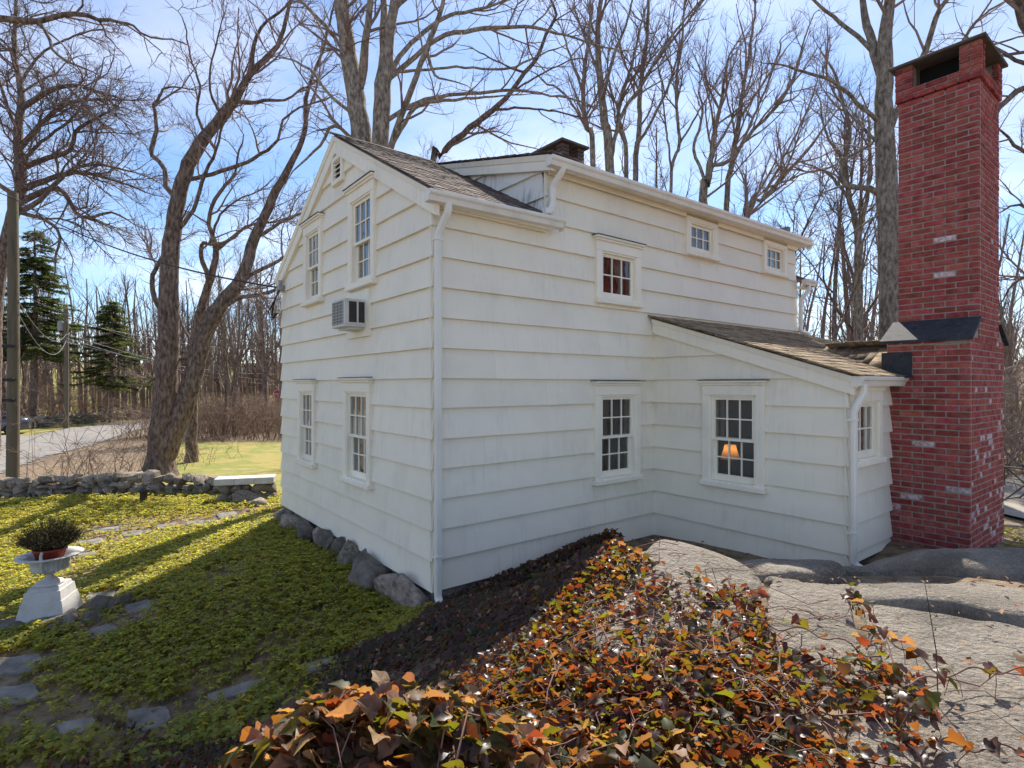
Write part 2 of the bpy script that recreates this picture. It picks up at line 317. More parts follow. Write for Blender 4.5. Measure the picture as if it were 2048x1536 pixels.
M['farwhite'] = mat('far_white_paint', [(.62, .62, .62)], rough=.7)
M['moss'] = mat('moss', [(.05, .05, .012), (.14, .12, .03)], scale=9, rough=.95, bump=1., bscale=40)
M['lampbase'] = mat('lamp_base', [(.12, .10, .09)], rough=.4)
M['shade'] = mat('lamp_shade', [(.62, .50, .38)], rough=.9, transl=(.85, .55, .28))
# ---------------------------------------------------------------- terrain
TH = 0.6626; HC = np.array([-.797, 5.5386])                    # house turned about its near corner
UX = np.array([math.cos(TH), math.sin(TH)]); UY = np.array([-math.sin(TH), math.cos(TH)])
def H2(hx, hy): p = HC+UX*hx+UY*hy; return float(p[0]), float(p[1])
CP = []      # control points of the ground: x, y, z
def cp(x, y, z): CP.append((x, y, z))
def cpx(px, py, Z): p = P3(px, py, Z); CP.append(tuple(p))
for hx, hy, z in [(0,0,-.2),(0,2.6,-.24),(0,5.29,-.32),(-.9,1,-.34),(-.9,4,-.42),(1.5,-.25,-.1),(2.6,-.35,.0),(3.3,-.35,.0),(3.2,-1.3,.05),(3.3,-2.4,.1),(3.5,-2.75,.12),
                  (4.7,-2.5,.25),(4.7,-3.3,.24),(6.3,-3.25,.12),(7.7,-1,0),(7.7,0,0),(7.7,5.3,-.4),(3.5,5.3,-.4),(0,7.5,-.7),(4,9,-.7),(9,9,-.5),(9.5,-2.5,-.15),(11,-5,-.1),(12,3,-.2)]:
    cp(*H2(hx, hy), z)
cpx(100, 1240, 6.5); cpx(0, 1000, 15); cpx(220, 985, 14.8); cpx(440, 990, 14.2); cpx(0, 1536, 4.15); cpx(330, 1536, 4.1); cpx(280, 1440, 4.65); cpx(40, 1330, 5.5); cpx(640, 1330, 5.0)
cpx(250, 1170, 7.6); cpx(420, 1080, 9.6); cpx(500, 1200, 6.2); cpx(300, 1300, 5.6)
cpx(700, 1380, 4.2); cpx(800, 1290, 4.65); cpx(870, 1400, 3.3); cpx(960, 1230, 4.3); cpx(1000, 1330, 2.95); cpx(1110, 1200, 3.75); cpx(1300, 1200, 3.15); cpx(1215, 1103, 4.05); cpx(1400, 1110, 3.85)
cpx(1300, 1400, 2.15); cpx(1500, 1450, 2.0); cpx(1700, 1300, 2.56); cpx(1700, 1185, 3.22); cpx(1950, 1250, 2.83); cpx(1950, 1480, 1.91); cpx(1560, 1200, 3.15); cpx(1900, 1185, 3.4); cpx(2048, 1200, 3.28)
for q in [(.3,5.1,.05),(1.2,5.3,.12),(1.9,3.95,.5),(2.4,3.95,.5),(2.9,4.0,.48),(3.5,4.1,.48),(2.2,4.9,.38),(3.0,4.8,.40),(3.7,4.85,.42),(4.6,4.9,.36),(1.7,6.2,.05),(5.2,4.2,.5)]: cp(*q)
for x, y, z in [(.6,1.2,.83),(1.2,1.2,.86),(2.5,1,.9),(-1,.6,.75),(0,-1,.8),(3,-1,.9),(6,2,.6),(8,6,0),(-1.9,1.5,.25),(-3,1,-.4),(-6,1,-.8),(-8,5,-.9),(-10,10,-1.02),(-3,-2,.2),(5,-2,.9),(10,0,.2)]: cp(x, y, z)
for x, y in [(-20,16),(-14,20),(-6,22),(-12,30),(-30,30),(-25,8),(-25,0),(0,30),(12,25),(25,15),(20,0),(-10,-12),(10,-12),(-40,50),(0,50),(40,40)]: cp(x, y, -1.0 if x < 5 else -.5)
CPa = np.array(CP); _d = np.linalg.norm(CPa[:, None, :2]-CPa[None, :, :2], axis=2)
_mq = lambda d: np.sqrt(d*d+.3)
_A = np.zeros((len(CP)+1,)*2); _A[:-1, :-1] = _mq(_d)-np.eye(len(CP))*.05; _A[-1, :-1] = 1; _A[:-1, -1] = 1
_w = np.linalg.solve(_A, np.r_[CPa[:, 2], 0])
ROAD_Y = lambda x: 19.3+(-x-8)*.0      # near kerb line for x < -8
def ground(x, y):
    x = np.asarray(x, float); y = np.asarray(y, float); sh = np.broadcast(x, y).shape; x = np.broadcast_to(x, sh).ravel(); y = np.broadcast_to(y, sh).ravel(); z = np.empty(len(x))
    for i in range(0, len(x), 20000):
        d = np.hypot(x[i:i+20000, None]-CPa[None, :, 0], y[i:i+20000, None]-CPa[None, :, 1]); z[i:i+20000] = _mq(d)@_w[:-1]+_w[-1]
    r = np.hypot(x, y-8); k = np.clip((r-16)/8, 0, 1); k = k*k*(3-2*k)
    far = np.where(x < 6, -1.03, -1.03+np.clip((x-6)/10, 0, 1)*.5)+np.clip((y-62)/45, 0, 1.3)**1.3*5.5
    z = z*(1-k)+far*k
    # the ivy-grown bank right in front of the camera
    u = (x+.33)/.80; v = (y-1.45)/.42
    z = np.maximum(z, -2+3.17*np.exp(-(np.abs(u)**2.6+np.abs(v)**2.4)*.35))
    near = np.exp(-((x-1)**2+(y-4)**2)/60)
    z = z+fbm(x, y, 3, .9, 4)*.10*near+fbm(x, y, 9, .25, 3)*.12*(1-k)
    return z.reshape(sh)
def G(px, py, lift=0.):                                        # photo pixel -> the ground it shows
    px = np.asarray(px, float); py = np.asarray(py, float); sh = px.shape; px = px.ravel(); py = py.ravel()
    dx = (px-1024)/F_PX; dz = (HORIZON-py)/F_PX
    t = np.geomspace(.5, 90, 900); T = np.broadcast_to(t, (len(px), 900))
    g = ground(dx[:, None]*T, T); below = (EYE+dz[:, None]*T) < g+lift
    i = np.argmax(below, axis=1); tt = t[i]
    lo = t[np.maximum(i-1, 0)].copy(); hi = tt.copy()
    for _ in range(8):
        mid = (lo+hi)/2; b = (EYE+dz*mid) < ground(dx*mid, mid)+lift; hi = np.where(b, mid, hi); lo = np.where(b, lo, mid)
    return np.stack([dx*hi, hi, EYE+dz*hi], -1).reshape(sh+(3,))
def pix(x, y, z): return 1024+F_PX*x/y, HORIZON-F_PX*(z-EYE)/y
def inpoly(px, py, poly):
    c = np.zeros(np.shape(px), bool); n = len(poly)
    for i in range(n):
        x0, y0 = poly[i]; x1, y1 = poly[(i+1) % n]
        if y0 == y1: continue
        c ^= ((y0 > py) != (y1 > py)) & (px < (x1-x0)*(py-y0)/(y1-y0)+x0)
    return c
def axis(knots):     # non-uniform grid lines: (start, step) pairs
    out = []
    for (a, s), (b, _) in zip(knots[:-1], knots[1:]): out += list(np.arange(a, b, s))
    return np.array(out+[knots[-1][0]])
gx = axis([(-320,25),(-100,8),(-40,1.5),(-16,.4),(-7,.16),(-3,.08),(3.5,.16),(8,.4),(14,1.5),(40,8),(100,25),(320,0)])
gy = axis([(-60,8),(-12,1.5),(-2,.2),(.5,.07),(4,.1),(8,.25),(16,.5),(30,1.5),(60,5),(120,20),(520,0)])
gX, gY = np.meshgrid(gx, gy); gZ = ground(gX, gY)
nx, ny = len(gx), len(gy); ii = (np.arange(ny-1)[:, None]*nx+np.arange(nx-1)[None]).ravel()
gr = mobj('ground', np.stack([gX, gY, gZ], -1).reshape(-1, 3), np.stack([ii, ii+1, ii+nx+1, ii+nx], -1), M['soil'], smooth=True); tag(gr, kind='structure')
# a strip of road, lawns and the patio lie on the ground as sheets of their own
def sheet(name, poly, mt, lift, step=.8, zf=None):
    P = np.array(poly, float); x0, y0 = P.min(0); x1, y1 = P.max(0)
    xs = np.linspace(x0, x1, max(4, int((x1-x0)/step))); ys = np.linspace(y0, y1, max(4, int((y1-y0)/step)))
    X, Y = np.meshgrid(xs, ys); keep = inpoly(X[:-1, :-1]+(xs[1]-xs[0])/2, Y[:-1, :-1]+(ys[1]-ys[0])/2, poly)
    Z = ground(X, Y)+lift; n = len(xs); i = (np.arange(len(ys)-1)[:, None]*n+np.arange(n-1)[None])[keep]
    o = mobj(name, np.stack([X, Y, Z], -1).reshape(-1, 3), np.stack([i, i+1, i+n+1, i+n], -1), mt, smooth=True); return tag(o, kind='structure')
sheet('road', [(-60,16.8),(-17.6,19.2),(-20,24),(-21.2,28),(-25.5,38),(-26.5,45),(-16,52),(20,57),(20,61.5),(-20,57.5),(-32.4,50),(-31.4,40),(-29.3,33.8),(-60,35.5)], M['road'], .03, .35)
sheet('lawn', [(-10.6,15.0),(-7.2,14.3),(-4,14),(-3,30),(-17.6,29.6),(-15.4,24),(-12.6,20),(-12.2,17.4)], M['lawn'], .02, .3)
sheet('meadow', [(-90,60),(60,60),(80,140),(-120,140)], M['lawn'], .05, 3)
sheet('verge', [(-29.5,34.1),(-31.6,40),(-32.5,50),(-34.5,50),(-33.9,40),(-37,36),(-70,37),(-70,35.8)], M['lawn'], .02, .5)
sheet('driveway', [(-34,66),(30,66),(30,69),(-34,69)], M['road'], .09, .8)
# ---------------------------------------------------------------- the white house (built in its own axes: x along the long wall, y along the gable wall, z 0 at the lowest board)
house = empty('house', (HC[0], HC[1], 0), TH)
tag(house, 'white clapboard two storey house with shingle roofs, lean-to and tall red brick chimney', 'house')
class Wall:
    def __init__(s, o, u, n): s.o = np.array(o, float); s.u = np.array(u, float); s.n = np.array(n, float)
    def p(s, a, d, z): q = s.o+s.u*a+s.n*d; return (q[0], q[1], z)
    def box(s, mb, a0, a1, d0, d1, z0, z1): return mb.hexa([s.p(a0,d0,z0), s.p(a1,d0,z0), s.p(a1,d1,z0), s.p(a0,d1,z0), s.p(a0,d0,z1), s.p(a1,d0,z1), s.p(a1,d1,z1), s.p(a0,d1,z1)])
    def cb(s, mb, a0, a1, d0, d1, z0, z1, c=.005): return mb.cbox(a0, a1, d0, d1, z0, z1, c, fn=lambda a, d, z: s.p(a, d, z))
WL = Wall((0, 0), (0, 1), (-1, 0)); WR = Wall((0, 0), (1, 0), (0, -1)); WE = Wall((3.49, 0), (0, -1), (-1, 0)); WN = Wall((0, -2.47), (1, 0), (0, -1)); WC = Wall((1.52, 0), (0, 1), (-1, 0))
RIDGE, SL, E0 = 2.58, .55, 4.04
def rz(hy): return E0+SL*min(hy, 2*RIDGE-hy)
CO = .305
def siding(wall, part, zs, span_, holes, seam=1.4, m='siding', step=False):
    for z0, z1 in zs:
        span = (lambda z, c=span_((z0+z1)/2): c) if step else span_
        s0 = span(z0); s1 = span(z1)
        lo, hi = min(s0[0], s1[0]), max(s0[1], s1[1])
        br = {lo, hi}
        for h in holes:
            if h[3] > z0 and h[2] < z1: br |= {h[0], h[1]}
        a = lo+random.uniform(.3, seam)
        while a < hi-.25:
            if all(abs(a-b) > .18 for b in br) and not any(h[0] < a < h[1] and h[3] > z0 and h[2] < z1 for h in holes): br.add(a)
            a += random.uniform(.7, 1.5)*seam
        br = sorted(br); jb = random.uniform(-.003, .003)
        for a0, a1 in zip(br[:-1], br[1:]):
            if a1-a0 < .012: continue
            mid = (a0+a1)/2; rg = [(z0, z1)]
            for h in holes:
                if h[0] <= mid <= h[1]: rg = [q for (p, r) in rg for q in ((p, min(r, h[2])), (max(p, h[3]), r)) if q[1]-q[0] > .012]
            for y0, y1 in rg:
                d = lambda z: -.035*(z-z0)/(z1-z0)
                def cl(a, z): s = span(z); return min(max(a, s[0]), s[1])
                g = .0007
                p = [(cl(a0, y0)+g, y0), (cl(a1, y0)-g, y0), (cl(a1, y1)-g, y1), (cl(a0, y1)+g, y1)]
                if p[1][0]-p[0][0] < .01 and p[2][0]-p[3][0] < .01: continue
                dj = random.uniform(-.0008, .0008)
                zj = jb+random.uniform(-.0008, .0008) if y0 == z0 else 0
                top = y1+(.012 if y1 == z1 else 0)
                mb = MB(); dt = d(y1)-.002
                mb.hexa([wall.p(p[0][0], d(y0)+dj, y0+zj), wall.p(p[1][0], d(y0)+dj, y0+zj), wall.p(p[1][0], -.047, y0+zj), wall.p(p[0][0], -.047, y0+zj),
                         wall.p(p[3][0], dt+dj, top), wall.p(p[2][0], dt+dj, top), wall.p(p[2][0], -.047, top), wall.p(p[3][0], -.047, top)])
                mb.build('clapboard', M[m], part)
def core(name, wall, zb, span_, holes, dz=.15, parent=house, d0=-.049, d1=-.15):
    span = lambda z: (span_(z)[0]+.056, span_(z)[1]-.056)
    mb = MB(); zs = sorted(set([z for z in np.arange(zb[0], zb[1], dz)]+[zb[1]]+[h[2] for h in holes if zb[0] < h[2] < zb[1]]+[h[3] for h in holes if zb[0] < h[3] < zb[1]]))
    for z0, z1 in zip(zs[:-1], zs[1:]):
        s = span((z0+z1)/2); cur = s[0]
        if s[1]-s[0] < .02: continue
        for h in sorted(h for h in holes if h[2] < (z0+z1)/2 < h[3])+[(s[1], s[1]+1, 0, 0)]:
            if h[0]-cur > .005: wall.box(mb, cur, min(h[0], s[1]), d1, d0, z0, z1)
            cur = max(cur, h[1])
    return mb.build(name, M['core'], parent)
CW = .10
def hole(w): return (w['o'][0]-.02, w['o'][1]+.02, w['o'][2]-.02, w['o'][3]+.02)
WIN = [   # opening a0,a1,z0,z1; cap: half overhang; sashes 2 = double hung
    dict(w=WL, o=(1.43,2.03,3.34,4.385), n=2, cur='lace'), dict(w=WL, o=(3.25,3.83,3.34,4.35), n=2, cur='lace'),
    dict(w=WL, o=(3.54,4.12,.90,1.965), n=2, cur='side'), dict(w=WL, o=(1.55,2.20,.88,1.975), n=2, cur='side'),
    dict(w=WR, o=(2.44,3.10,3.17,3.76), n=1, cur='right'), dict(w=WR, o=(4.33,4.94,4.04,4.47), n=1, nocap=1), dict(w=WR, o=(6.54,7.15,4.04,4.47), n=1, nocap=1),
    dict(w=WR, o=(2.42,3.08,.88,1.935), n=2), dict(w=WE, o=(.87,1.475,.88,1.94), n=2, cur='edge'), dict(w=WN, o=(3.64,4.22,1.28,1.886), n=1, cur='lace')]
def window(w):
    wl = w['w']; a0, a1, z0, z1 = w['o']; mb = MB(); top = z1+.15 if not w.get('nocap') else z1+.07; bot = z0-.10
    F0, F1 = -.046, .026
    wl.cb(mb, a0-CW, a0, F0, F1, bot+.02, z1, .004); wl.cb(mb, a1, a1+CW, F0, F1, bot+.02, z1, .004); wl.cb(mb, a0-CW, a1+CW, F0, F1+.002, z1, top, .004)
    for q0, q1 in ((a0-.002, a0+.022), (a1-.022, a1+.002)): wl.box(mb, q0, q1, -.15, F1-.012, z0, z1)
    wl.box(mb, a0, a1, -.15, F1-.012, z1-.02, z1+.001)
    win = mb.build('window', M['trim'], house)
    mb = MB(); wl.cb(mb, a0-CW-.02, a1+CW+.02, F0-.001, F1+.035, z0-.075, z0-.012, .008); wl.box(mb, a0, a1, -.15, F1+.01, z0-.03, z0+.004); mb.build('sill', M['trim'], win)
    if not w.get('nocap'):
        mb = MB(); wl.cb(mb, a0-CW-.03, a1+CW+.03, F0, F1+.045, top, top+.03, .006); wl.cb(mb, a0-CW-.015, a1+CW+.015, F0, F1+.025, top-.03, top, .006); mb.build('head_moulding', M['trim'], win)
        mb = MB(); wl.box(mb, a0-CW-.04, a1+CW+.04, F0, F1+.055, top+.0305, top+.037); mb.build('drip_cap', M['drip'], win)
    a0 += .02; a1 -= .02; z1 -= .018
    sashes = [(z0+.004, z1, -.06)] if w['n'] == 1 else [((z0+z1)/2-.02, z1, -.045), (z0+.004, (z0+z1)/2+.02, -.085)]
    for k, (s0, s1, d) in enumerate(sashes):
        st, rb, rt, mu, th = .042, (.075 if k == len(sashes)-1 else .035), .04, .016, .034
        mb = MB(); wl.box(mb, a0, a0+st, d, d+th, s0, s1); wl.box(mb, a1-st, a1, d, d+th, s0, s1); wl.box(mb, a0+st, a1-st, d, d+th, s0, s0+rb); wl.box(mb, a0+st, a1-st, d, d+th, s1-rt, s1)
        ca, cb_ = a0+st, a1-st; za, zb = s0+rb, s1-rt; pw = (cb_-ca-2*mu)/3; ph = (zb-za-mu)/2
        for i in (1, 2): wl.box(mb, ca+i*pw+(i-1)*mu, ca+i*(pw+mu), d+.006, d+th-.003, za, zb)
        for i in range(3): wl.box(mb, ca+i*(pw+mu), ca+i*(pw+mu)+pw, d+.007, d+th-.004, za+ph, za+ph+mu)
        mb.build('sash', M['trim'], win)
        for i in range(3):
            for j in range(2):
                x = ca+i*(pw+mu); z = za+j*(ph+mu); tl = random.uniform(-.0012, .0012); tm = random.uniform(-.0012, .0012)
                mobj('pane', [wl.p(x-.003, d+.016+tl, z-.003), wl.p(x+pw+.003, d+.016-tl, z-.003), wl.p(x+pw+.003, d+.016-tl+tm, z+ph+.003), wl.p(x-.003, d+.016+tl+tm, z+ph+.003)], [(0, 1, 2, 3) if wl is not WL else (3, 2, 1, 0)], M['glass'], win)
    def curt(b0, b1, c0, c1, pin=None):
        n = 36; V = []; Fc = []
        for j in range(9):
            for i in range(n):
                t = i/(n-1); z = c0+(c1-c0)*j/8; q = 1-(0 if pin is None else .45*math.exp(-((j-3)/2.)**2))
                aa = b0+(b1-b0)*t*q if pin != 'r' else b1-(b1-b0)*(1-t)*q
                V.append(wl.p(aa, -.19+.022*math.sin(t*26+j*.12)+.01*math.sin(t*61), z))
        Fc = [(j*n+i, j*n+i+1, (j+1)*n+i+1, (j+1)*n+i) for j in range(8) for i in range(n-1)]
        mobj('curtain', V, Fc, M['curtain'], win, smooth=True)
    c = w.get('cur')
    if c == 'lace': curt(a0-.02, a0+.27*(a1-a0), z0, z1+.03); curt(a1-.3*(a1-a0), a1+.02, z0, z1+.03)
    if c == 'side': curt(a0-.02, a0+.3*(a1-a0), z0, z1+.03, 'l'); curt(a1-.26*(a1-a0), a1+.02, z0, z1+.03, 'r')
    if c == 'right': curt(a1-.36*(a1-a0), a1+.02, z0, z1+.03, 'r')
    if c == 'edge': curt(a0+.02, a0+.06, z0+.5, z1+.03)
HL = [hole(w) for w in WIN if w['w'] is WL]+[(1.52,2.17,2.70,3.19),(2.36,2.69,4.81,5.13)]
HR = [hole(w) for w in WIN if w['w'] is WR]; HE = [hole(w) for w in WIN if w['w'] is WE]; HN = [hole(w) for w in WIN if w['w'] is WN]
def spL(z):
    e = max(0, (z-(E0-.06))/SL); return (-.002+e, max(-.002+e, 5.24-e))
def spR(z): return (1.52 if z > 3.96 else 0., 3.535 if z < 2.85 else (7.64 if z > 3.97 else 7.72))
def spE(z): return (-.045, min(2.472, max(-.045, (2.90-z)/.325)))
def spN(z): return (3.488, 4.705)
def spC(z): return (max(0, (z-4.54)/.26), max(0, (z-4.03)/SL))
courses = lambda a, b: [(max(a, i*CO), min(b, (i+1)*CO)) for i in range(30) if (i+1)*CO > a+.01 and i*CO < b-.01]
wl_ = core('wall', WL, (-.02, 5.38), spL, HL); siding(WL, wl_, courses(0, 5.36), spL, HL, 3.2)
wr_ = core('wall', WR, (-.02, 4.60), spR, HR); siding(WR, wr_, courses(0, 4.6), spR, HR, 3.0, step=True)
we_ = core('wall', WE, (-.02, 2.86), spE, HE, .1); siding(WE, we_, courses(0, 2.84), spE, HE, 2.4)
wn_ = core('wall', WN, (.2, 2.08), spN, HN); siding(WN, wn_, courses(.2, 2.06), spN, HN, 1.6)
wc_ = core('wall', WC, (4.0, 5.3), spC, [], .05); siding(WC, wc_, courses(4.03, 5.3), spC, [], 3, 'cheek')
for w in WIN: window(w)
# rooms behind the windows: floors, ceilings and the far walls
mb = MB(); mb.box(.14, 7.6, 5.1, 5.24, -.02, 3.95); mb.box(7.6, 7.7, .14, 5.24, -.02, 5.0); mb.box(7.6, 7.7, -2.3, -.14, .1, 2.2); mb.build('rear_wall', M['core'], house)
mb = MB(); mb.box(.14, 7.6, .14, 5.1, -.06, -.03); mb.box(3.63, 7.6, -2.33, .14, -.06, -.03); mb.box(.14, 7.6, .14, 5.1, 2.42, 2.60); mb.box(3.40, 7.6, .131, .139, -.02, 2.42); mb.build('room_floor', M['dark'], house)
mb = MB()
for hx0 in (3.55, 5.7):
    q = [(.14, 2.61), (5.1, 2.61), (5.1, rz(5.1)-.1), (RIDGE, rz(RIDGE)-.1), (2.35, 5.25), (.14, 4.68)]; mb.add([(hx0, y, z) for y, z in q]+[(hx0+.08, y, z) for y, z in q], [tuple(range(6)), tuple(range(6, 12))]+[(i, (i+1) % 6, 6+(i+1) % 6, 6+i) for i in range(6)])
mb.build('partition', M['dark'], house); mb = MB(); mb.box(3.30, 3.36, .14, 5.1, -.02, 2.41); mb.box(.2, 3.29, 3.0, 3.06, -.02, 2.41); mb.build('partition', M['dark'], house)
# roof slabs
def slab(mb, hx0, hx1, pts, th=.07):     # pts: (hy, z) from low to high
    n = len(pts); V = [(hx0, y, z) for y, z in pts]+[(hx0, y, z-th) for y, z in pts[::-1]]+[(hx1, y, z) for y, z in pts]+[(hx1, y, z-th) for y, z in pts[::-1]]
    k = 2*n; Fc = [tuple(range(k))[::-1], tuple(range(k, 2*k))]+[(i, (i+1) % k, k+(i+1) % k, k+i) for i in range(k)]
    return mb.add(V, Fc)
mb = MB(); slab(mb, -.03, 1.54, [(-.16, rz(-.16)-.012), (RIDGE, rz(RIDGE)-.012)]); slab(mb, -.03, 3.9, [(RIDGE, rz(RIDGE)-.013), (5.42, rz(5.42)-.013)]); slab(mb, 5.0, 5.75, [(RIDGE, rz(RIDGE)-.013), (5.42, rz(5.42)-.013)]); slab(mb, 6.75, 8.0, [(RIDGE, rz(RIDGE)-.013), (5.42, rz(5.42)-.013)])
slab(mb, 3.9, 5.0, [(RIDGE, rz(RIDGE)-.013), (3.0, rz(3.0)-.013)]); slab(mb, 3.9, 5.0, [(4.3, rz(4.3)-.013), (5.42, rz(5.42)-.013)]); slab(mb, 5.75, 6.75, [(RIDGE, rz(RIDGE)-.013), (2.9, rz(2.9)-.013)]); slab(mb, 5.75, 6.75, [(4.4, rz(4.4)-.013), (5.42, rz(5.42)-.013)])  # unseen openings added in the rear slope so the dormer panes show sky
slab(mb, 7.70, 8.0, [(-.16, rz(-.16)-.012), (RIDGE, rz(RIDGE)-.012)])
roof = mb.build('roof', M['shingle'], house)
DZ = lambda hy: 4.735+.26*hy
mb = MB(); slab(mb, 1.475, 7.76, [(-.17, DZ(-.17)-.01), (2.36, DZ(2.36)-.01), (RIDGE, rz(RIDGE)-.02)], .06); droof = mb.build('dormer_roof', M['shingle'], house)
LZ = lambda hy: 3.0+.325*hy
mb = MB(); slab(mb, 3.455, 4.66, [(-2.56, LZ(-2.56)-.012), (.0, LZ(0)-.012)], .04); slab(mb, 4.66, 8.0, [(-2.40, LZ(-2.40)-.012), (.0, LZ(0)-.012)]); lroof = mb.build('lean_to_roof', M['shingle'], house)
# shingles: the 300 nearest are pieces of their own, the others are one joined part per roof
SH = []
def shingles(part, o, u, v, length, hup, expo, skip=None, key='shingle'):
    """rows run along u from o, going up v"""
    o = np.array(o, float); u = np.array(u, float); v = np.array(v, float); v /= np.linalg.norm(v); n = np.cross(u, v)
    for r in range(int(hup/expo)+1):
        a = -random.uniform(0, .1)
        while a < length:
            w = random.uniform(.09, .20); w = min(w, length-a+.01)
            if w > .03:
                c = o+u*(max(a, 0))+v*(r*expo+random.uniform(-.012, .012))+n*random.uniform(.0, .006)
                if not (skip and skip(c+u*w/2)):
                    SH.append((part, c, u*(w-max(0, -a)-.005), v*.30, n, key))
            a += w
V1 = np.array([0, 1, SL]); VL = np.array([0, 1, .325])
shingles(roof, (-.055, -.19, rz(-.19)), (1, 0, 0), V1, 1.60, 3.12, .135)
shingles(roof, (7.72, -.19, rz(-.19)), (1, 0, 0), V1, .32, .6, .135)
shingles(lroof, (3.40, -2.60, LZ(-2.60)), (1, 0, 0), VL, 4.63, 2.66, .14, skip=lambda c: (4.66 < c[0] < 6.24 and c[1] < -2.40) or c[1] > -.02, key='light')
shingles(droof, (1.425, -.2, DZ(-.2)), (1, 0, 0), (0, 1, .26), .5, 2.6, .14)
for side in (1, -1):   # the little saddle roof behind the brick chimney
    zl = LZ(-2.40); top = np.array([5.45, 0, 2.575]); lo = np.array([5.45-side*.78, 0, 2.24]); v = (top-lo)
    shingles(lroof, (lo[0], -2.40, lo[2]), (0, 1, 0), v, .98, .80, .14, skip=lambda c: c[2] < LZ(c[1])-.01, key='light')
mb = MB(); mb.add([(4.67,-2.41,2.21),(5.45,-2.41,2.56),(6.23,-2.41,2.21),(5.45,-1.36,2.56),(4.67,-2.35,2.2)], [(0,1,3,4),(1,2,3)]); mb.build('chimney_saddle', M['shingle'], house)
def hpos(c): x, y = H2(c[0], c[1]); return math.sqrt(x*x+y*y+(c[2]-EYE)**2)
su = {}
for k in ('shingle', 'light'):
    mb = MB(); mb.hexa([(0,0,0),(1,0,0),(1,1,-.012),(0,1,-.012),(0,0,.014),(1,0,.014),(1,1,.002),(0,1,.002)]); me = bpy.data.meshes.new('shingle'); me.from_pydata(mb.v, [], mb.f); me.materials.append(M['shingle' if k == 'shingle' else 'shingle_light']); su[k] = me
from mathutils import Matrix
SH.sort(key=lambda s: hpos(s[1]))
rest = {}
vis = [s for s in SH if s[0] is not droof][:300]; visid = set(map(id, vis))
for s in SH:
    part, c, u, v, n, k = s
    if id(s) in visid:
        o = bpy.data.objects.new('shingle', su[k]); link(o, part)
        o.matrix_local = Matrix(((u[0], v[0], n[0], c[0]), (u[1], v[1], n[1], c[1]), (u[2], v[2], n[2], c[2]), (0, 0, 0, 1)))
    else: rest.setdefault((part.name, k), (part, []))[1].append(s)
for (nm, k), (part, L) in rest.items():
    base = np.array([(0,0,0),(1,0,0),(1,1,-.012),(0,1,-.012),(0,0,.014),(1,0,.014),(1,1,.002),(0,1,.002)])
    Vv = np.concatenate([c+base[:, :1]*u+base[:, 1:2]*v+base[:, 2:]*n for _, c, u, v, n, _ in L]); fq = np.array([(3,2,1,0),(4,5,6,7),(0,1,5,4),(1,2,6,5),(2,3,7,6),(3,0,4,7)])
    o = mobj('shingles', Vv, (np.arange(len(L))[:, None, None]*8+fq[None]).reshape(-1, 4), M['shingle' if k == 'shingle' else 'shingle_light'], part, rnd=np.repeat(rng.random(len(L)), 8)); tag(o, kind='stuff')
# rake boards, soffits, frieze
def rake(wall, a0, z0, a1, z1, dep, d0=-.03, d1=.03, name='rake_board', crown=.06, cd=.03):
    mb = MB()
    mb.hexa([wall.p(a0,d0,z0-dep), wall.p(a1,d0,z1-dep), wall.p(a1,d1,z1-dep), wall.p(a0,d1,z0-dep), wall.p(a0,d0,z0), wall.p(a1,d0,z1), wall.p(a1,d1,z1), wall.p(a0,d1,z0)])
    if crown: mb.hexa([wall.p(a0,d0,z0-crown), wall.p(a1,d0,z1-crown), wall.p(a1,d1+.012,z1-crown), wall.p(a0,d1+.012,z0-crown), wall.p(a0,d0,z0+.002), wall.p(a1,d0,z1+.002), wall.p(a1,d1+cd,z1+.002), wall.p(a0,d1+cd,z0+.002)])
    return mb.build(name, M['trim'], house)
rake(WL, -.10, rz(-.10)-.025, RIDGE, rz(RIDGE)-.025, .23); rake(WL, 5.40, rz(5.40)-.025, RIDGE+.001, rz(RIDGE)-.026, .23)
rake(WC, -.13, DZ(-.13)-.02, 2.32, DZ(2.32)-.02, .17, -.03, .05); rake(WE, -.0, LZ(0)-.03, 2.52, LZ(-2.52)-.03, .19, -.03, .03)
mb = MB(); mb.box(.0, 1.52, -.10, .03, rz(-.1)-.14, rz(-.1)-.10); mb.box(1.50, 7.76, -.12, .03, 4.585, 4.605); mb.box(3.49, 4.7, -2.51, -2.44, 2.06, 2.09); mb.box(7.72, 7.98, -.1, .03, rz(-.1)-.14, rz(-.1)-.10); mb.build('soffit', M['trim'], house)
for fa, fb, fz0, fz1 in ((1.545, 4.22, 4.52, 4.584), (5.05, 6.43, 4.52, 4.584), (7.26, 7.66, 4.52, 4.584), (.0, 1.5, 3.83, 3.90)): mb = MB(); mb.box(fa, fb, -.022, 0, fz0, fz1); mb.build('frieze_board', M['trim'], house)
mb = MB(); mb.box(7.64, 7.76, -.12, 2.3, 4.606, 4.66); mb.build('dormer_end_board', M['trim'], house)
